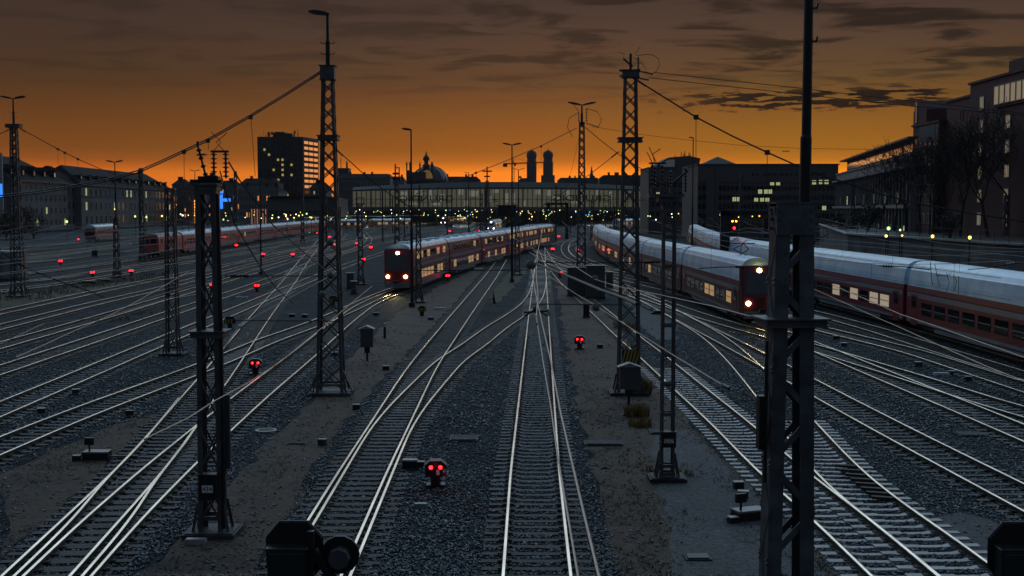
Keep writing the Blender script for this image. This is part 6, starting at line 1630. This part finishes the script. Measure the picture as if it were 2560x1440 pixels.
# raised street, retaining wall
SZ = 4.4
wp = [(60, 96), (52, 118), (44, 150), (40, 190), (44, 240)]
a1 = aty(2560, 606, 112); a2 = aty(2330, 597, 134); a3 = aty(2120, 588, 160)
WL = [Vector((a1.x + 12, 70)), Vector((a1.x, a1.y)), Vector((a2.x, a2.y)), Vector((a3.x, a3.y)), Vector((aty(2050, 570, 260).x, 260.0))]
zs = [a1.z, a1.z, a2.z, a3.z, 3.4]; SZ = sum(zs[:4]) / 4
t = thing('retaining_wall', 'long grey retaining wall with a pale coping below the bare trees on the right', 'wall', (WL[1].x, WL[1].y, GZ)); o = WL[1]
wl = MB(); cp = MB(); rl = MB()
for i in range(len(WL) - 1):
    p, q_ = WL[i] - o, WL[i + 1] - o; d = (q_ - p); L = d.length; n_ = Vector((d.y, -d.x)) / L
    wl.add([(p.x, p.y, 0), (q_.x, q_.y, 0), (q_.x, q_.y, SZ), (p.x, p.y, SZ), (p.x + n_.x * .6, p.y + n_.y * .6, 0), (q_.x + n_.x * .6, q_.y + n_.y * .6, 0), (q_.x + n_.x * .6, q_.y + n_.y * .6, SZ), (p.x + n_.x * .6, p.y + n_.y * .6, SZ)], [(0, 3, 2, 1), (3, 7, 6, 2), (4, 5, 6, 7)])
    cp.bar((p.x, p.y, SZ + .1), (q_.x, q_.y, SZ + .1), .8, .2)
    k = int(L / 3)
    for j in range(k):
        e = p.lerp(q_, j / k); rl.bar((e.x, e.y, SZ + .2), (e.x, e.y, SZ + 1.3), .06)
    for z in (SZ + .75, SZ + 1.3): rl.bar((p.x, p.y, z), (q_.x, q_.y, z), .05)
wl.build('wall', mat('wall_concrete', (.085, .090, .095), .8, 0, .5, .35, .3), t); cp.build('coping', M_CONC, t); rl.build('railing', M_BLACK, t)
q = MB(); q.prism([(p.x + (.3 if i < 4 else .3), p.y) for i, p in enumerate(WL)] + [(230, 260), (230, 70)], GZ, SZ - .05 + GZ); tag(q.build('street', mat('street_asphalt', (.05, .052, .055), .6, 0, .2, .3)), 'raised street behind the retaining wall on the right', 'street', kind='structure')

# right hand houses, facades running away from us along the street
M_BRICK = mat('dark_red_wall', (.095, .034, .030), .8, 0, .15, .2)
M_WFIN = mat('pale_fin_wall', (.24, .225, .225), .7, 0, .12, .2)
def street_house(label, A, B, ztop, dep, mw, name='town_house', cat='building', base=None):
    """A near corner, B far corner (world xy) of the facade facing the tracks"""
    A, B = Vector(A), Vector(B); d = A - B; L = d.length; ang = math.atan2(d.y, d.x)
    base = SZ + GZ - .05 if base is None else base
    # walking B(far) -> A(near) keeps the tracks on the right hand side
    t = thing(name, label, cat, (B.x, B.y, base), ang); h = ztop - base
    q = MB(); q.box((L / 2, dep / 2, h / 2), (L, dep, h)); q.build('wall', mw, t)
    q = MB(); q.box((L / 2, dep / 2, h + .15), (L + .5, dep + .5, .3)); q.build('parapet', mw, t)
    return t, L, h
def atx(px, py, X):
    d = ray(px, py); k = X / d.x
    return Vector((X, d.y * k, CAMH + d.z * k))
XF = 62.0
A_ = atx(2640, 200, XF); B_ = atx(2426, 213, XF)
t, L, h = street_house('tall dark red house with big attic glazing at the right edge', (A_.x, A_.y), (B_.x, B_.y), B_.z, 16, M_BRICK)
fl = h / 6.6
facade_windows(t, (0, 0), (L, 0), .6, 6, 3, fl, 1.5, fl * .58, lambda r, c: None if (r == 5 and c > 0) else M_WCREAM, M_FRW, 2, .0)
q = MB(); q.box((L * .66, -.15, h - fl * .75), (L * .62, .3, fl * 1.0)); bay = q.build('attic_bay', M_BRICK, t)
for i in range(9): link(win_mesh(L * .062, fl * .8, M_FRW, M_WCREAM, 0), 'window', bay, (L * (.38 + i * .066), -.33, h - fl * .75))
q = MB(); q.box((L * .6, 6, h + 1.3), (L * .7, 7, 2.2)); q.build('roof_box', M_BRICK, t)
# side wall that faces us
facade_windows(t, (0, 10), (0, 0), .6, 6, 1, fl, 1.2, fl * .55, lambda r, c: M_WDARK, M_FRW, 1, .05)
C_ = atx(2368, 255, 63.5)
t, L, h = street_house('dark recessed stair tower between the red house and the gabled house', (B_.x + 1.2, B_.y), (C_.x, C_.y), aty(2368, 257, C_.y).z, 13, M_BRICK)
facade_windows(t, (0, 0), (L, 0), .6, 6, 1, h / 6.5, 1.2, h / 6.5 * .5, lambda r, c: M_WDARK, M_FRD, 1, .2)
D_ = atx(2283, 330, 62.5)
t, L, h = street_house('dark red house with a pointed gable and glazed upper storey', (C_.x - 1.0, C_.y), (D_.x, D_.y), aty(2300, 318, D_.y).z, 14, M_BRICK)
facade_windows(t, (0, 0), (L, 0), .6, 5, 5, h / 5.6, 1.5, h / 5.6 * .55, lambda r, c: M_WMIRR if r > 2 else M_WDARK, M_FRW, 1, .04)
gz = aty(2320, 256, D_.y).z - t.location.z
q = MB(); q.prism_y([(0, h), (L * .5, h), (L * .5, h + (gz - h) * .62), (L * .28, gz), (0, h + (gz - h) * .6)], 0, 12); gb = q.build('gable', M_BRICK, t)
link(win_mesh(1.0, 3.4, M_FRW, M_WMIRR, 0), 'window', gb, (L * .12, -.05, h + 2.2))
q = MB()
for i in range(8): q.box((L * (.42 + i * .072), -.35, h - h / 5.6 * .5), (.12, .5, h / 5.6 * .8))
q.build('glazing_bars', M_FRW, t)
q = MB(); q.box((L * .72, -.16, h - h / 5.6 * .5), (L * .54, .25, h / 5.6 * .78)); q.build('glazed_storey', M_WMIRR, t)
E0 = aty(2278, 330, 186); E1 = aty(2092, 402, 292)
t, L, h = street_house('pale office with tall vertical fins and roof terraces, beyond the gabled house', (E0.x, E0.y), (E1.x, E1.y), (E0.z + E1.z) / 2 - 3.6, 16, M_WFIN, 'office_block', 'office building', base=2.6)
q = MB(); nf = 30
for z0_, z1_ in ((.05, .40), (.46, .86)):
    q.box((L / 2, -.04, h * (z0_ + z1_) / 2), (L * .99, .08, h * (z1_ - z0_)))
q.build('glazing', M_WDARK, t)
fin = MB(); fin.box((0, -.14, 0), (.42, .28, h * .80)); fm = fin.mesh('fin', M_WFIN)
for i in range(nf): link(fm, 'fin', t, (L * (i + .5) / nf, 0, h * .46))
for r in range(4):
    for c in range(nf - 1):
        if (r * 7 + c * 3) % 4 == 0 and c % 2 == 0:
            lit = rb.random() < .28
            link(win_mesh(L / nf * .8, h * .15, M_FRD, M_WLITP if lit else M_WMIRR, 0), 'window', t, (L * (c + 1) / nf, -.10, h * (.14 + r * .2)))
q = MB(); q.box((L / 2, -.5, h * .43), (L, .9, .5)); q.box((L / 2, -.5, h * .88), (L, 1.0, .4)); q.build('ledge', M_WFIN, t)
q = MB(); q.box((L * .55, 5, h + 1.5), (L * .86, 8, 2.6)); q.box((L * .55, 3.5, h + 2.9), (L * .9, 8, .3)); o = q.build('roof_storey', M_OFF, t)
q = MB(); q.box((L * .55, .96, h + 1.5), (L * .84, .06, 1.2)); q.build('roof_glazing', M_WMIRR, t)
q = MB(); q.box((L * .15, -.9, h * .08), (L * .55, .3, .8)); q.build('lit_strip', M_WLIT, t)
for i in range(12): q = MB(); x = L * (.2 + rb.random() * .7); q.box((x, 5, h + 3.6), (2.2, 2, 1.6)); q.build('roof_unit', M_BLACK, t)

# ------------------------------------------------------------------ bare trees on the street, brown shrubs at far left
M_BARK = mat('tree_bark', (.030, .024, .022), .85, 0, .3, 3)
def bare_tree_meshes(seed, H):
    r = random.Random(seed); tr = MB(); tw = MB()
    def grow(p, d, L, rad, lev):
        rad = max(rad, .028)
        pts = [p]; q_ = p; dd = d
        n = 3 if lev < 4 else 2
        for i in range(n):
            dd = (dd + Vector((r.uniform(-.16, .16), r.uniform(-.16, .16), r.uniform(-.02, .14)))).normalized(); q_ = q_ + dd * (L / n); pts.append(q_)
        rr = [rad * (1 - .38 * i / n) for i in range(n + 1)]
        (tr if lev < 2 else tw).tube(pts, rr, 6 if lev < 2 else 3, 0, False)
        if lev >= 6: return
        k = 3 if lev in (0, 1, 3) else 2
        a0 = r.random() * 6.28
        for i in range(k):
            a = a0 + 6.28 * i / k + r.uniform(-.4, .4); sp = r.uniform(.45, .85) if lev else r.uniform(.35, .7)
            x = dd.cross(Vector((.3, .9, .2))).normalized(); y = dd.cross(x)
            nd = (dd * math.cos(sp) + (x * math.cos(a) + y * math.sin(a)) * math.sin(sp) + Vector((0, 0, .12))).normalized()
            grow(pts[-1] if i else pts[-1], nd, L * r.uniform(.66, .86), rr[-1] * .72, lev + 1)
        if lev in (1, 2, 3, 4): grow(pts[1], (dd + Vector((r.uniform(-1, 1), r.uniform(-1, 1), .3))).normalized(), L * .62, rad * .4, lev + 2)
    grow(Vector((0, 0, 0)), Vector((0, 0, 1)), H * .26, H * .017, 0)
    return tr.mesh('trunk', M_BARK), tw.mesh('crown', M_BARK)
TM = [bare_tree_meshes(s, 12.0) for s in (1, 2, 3, 4)]
TREES = [(2540, 150, 1.28, 'bare tree at the right edge with thick forked trunk'), (2470, 148, 1.15, 'bare tree before the tall dark red house, second from the right edge'), (2400, 152, 1.1, 'bare tree in front of the recessed stair tower'), (2370, 160, 1.05, 'bare tree right of the single lamp post on the street'), (2335, 168, 1.05, 'bare tree behind the dark lattice mast'),
         (2300, 172, 1.0, 'bare tree under the gabled house'), (2265, 182, 1.05, 'bare tree left of the gabled house'), (2235, 192, 1.1, 'bare tree at the near end of the pale finned office'), (2200, 205, .95, 'slender bare tree before the pale finned office'), (2165, 225, .85, 'leftmost small bare tree before the pale finned office')]
for i, (px, Y, k, lab) in enumerate(TREES):
    p = aty(px, 560, Y); t = thing('bare_tree', lab, 'tree', (p.x, Y, SZ + GZ - .1 if Y < 215 else 2.4), i * 1.3, 'bare street trees on the right'); t.scale = (k * 1.15, k * 1.15, k * 1.2)
    tr, tw = TM[i % 4]; link(tr, 'trunk', t); link(tw, 'crown', t)
def shrub(px, py, Y, w, h, label, col, dens=900, base=GZ, seed=0):
    r = random.Random(seed); p = aty(px, py, Y); t = thing('leafy_shrub', label, 'shrub', (p.x, Y, base))
    q = MB()
    for i in range(5): a = r.random() * 6.28; q.tube([(0, 0, 0), (math.cos(a) * w * .15, math.sin(a) * w * .15, h * .45), (math.cos(a) * w * .3, math.sin(a) * w * .3, h * .75)], [.12, .08, .03], 5)
    q.build('stem', M_BARK, t)
    q = MB(); cl = [(r.uniform(-.36, .36) * w, r.uniform(-.36, .36) * w, r.uniform(.25, .82) * h, r.uniform(.12, .24) * w) for _ in range(16)]
    for i in range(dens):
        cx, cy, cz, cr = r.choice(cl); v = Vector((r.gauss(0, 1), r.gauss(0, 1), r.gauss(0, 1))).normalized() * cr * r.random() ** .35
        c = Vector((cx, cy, cz)) + v; s = w * .035
        a = Vector((r.uniform(-1, 1), r.uniform(-1, 1), r.uniform(-1, 1))).normalized() * s; b = a.cross(Vector((r.uniform(-1, 1), r.uniform(-1, 1), 1))).normalized() * s
        q.add([c - a, c + b * .6, c + a, c - b * .6], [(0, 1, 2, 3)])
    q.build('crown', col, t)
M_LEAFB = mat('brown_leaf', (.085, .048, .022), .7, 0, .4, .8)
M_LEAFD = mat('dark_leaf', (.026, .030, .024), .7, 0, .4, .8)
shrub(15, 560, 330, 9, 9.5, 'brown autumn tree at the far left edge', M_LEAFB, 1400, seed=1)
shrub(52, 560, 325, 9, 9, 'brown autumn tree just right of the far left mast', M_LEAFB, 1400, seed=2)
shrub(84, 562, 335, 7, 7, 'smaller brown autumn tree right of the other two', M_LEAFB, 1000, seed=3)
shrub(2376, 560, 142, 3.2, 3.4, 'dark rounded evergreen bush below the red house', M_LEAFD, 1200, SZ + GZ - .1, 4)
shrub(2120, 580, 215, 7, 5.5, 'dark bush below the pale finned office', M_LEAFD, 1000, 2.4, 5)
shrub(2170, 585, 190, 6, 4.5, 'dark low bush at the left end of the retaining wall', M_LEAFD, 900, SZ + GZ - .1, 6)
shrub(2090, 585, 240, 6, 5, 'dark bush beside the broad grey office block', M_LEAFD, 900, 0, 7)

# ------------------------------------------------------------------ thin dawn haze over the yard and the city
q = MB(); q.box((0, 1085, 56), (2820, 2360, 115))
hz = q.build('haze', None)
hm = bpy.data.materials.new('haze_air'); hm.use_nodes = True
ht = hm.node_tree; ht.nodes.clear()
ho = ht.nodes.new('ShaderNodeOutputMaterial'); pv = ht.nodes.new('ShaderNodeVolumePrincipled')
pv.inputs['Color'].default_value = (.80, .78, .80, 1); pv.inputs['Density'].default_value = 0.00005; pv.inputs['Anisotropy'].default_value = 0.0
ht.links.new(pv.outputs[0], ho.inputs['Volume'])
hz.data.materials.clear(); hz.data.materials.append(hm)
tag(hz, kind='stuff')
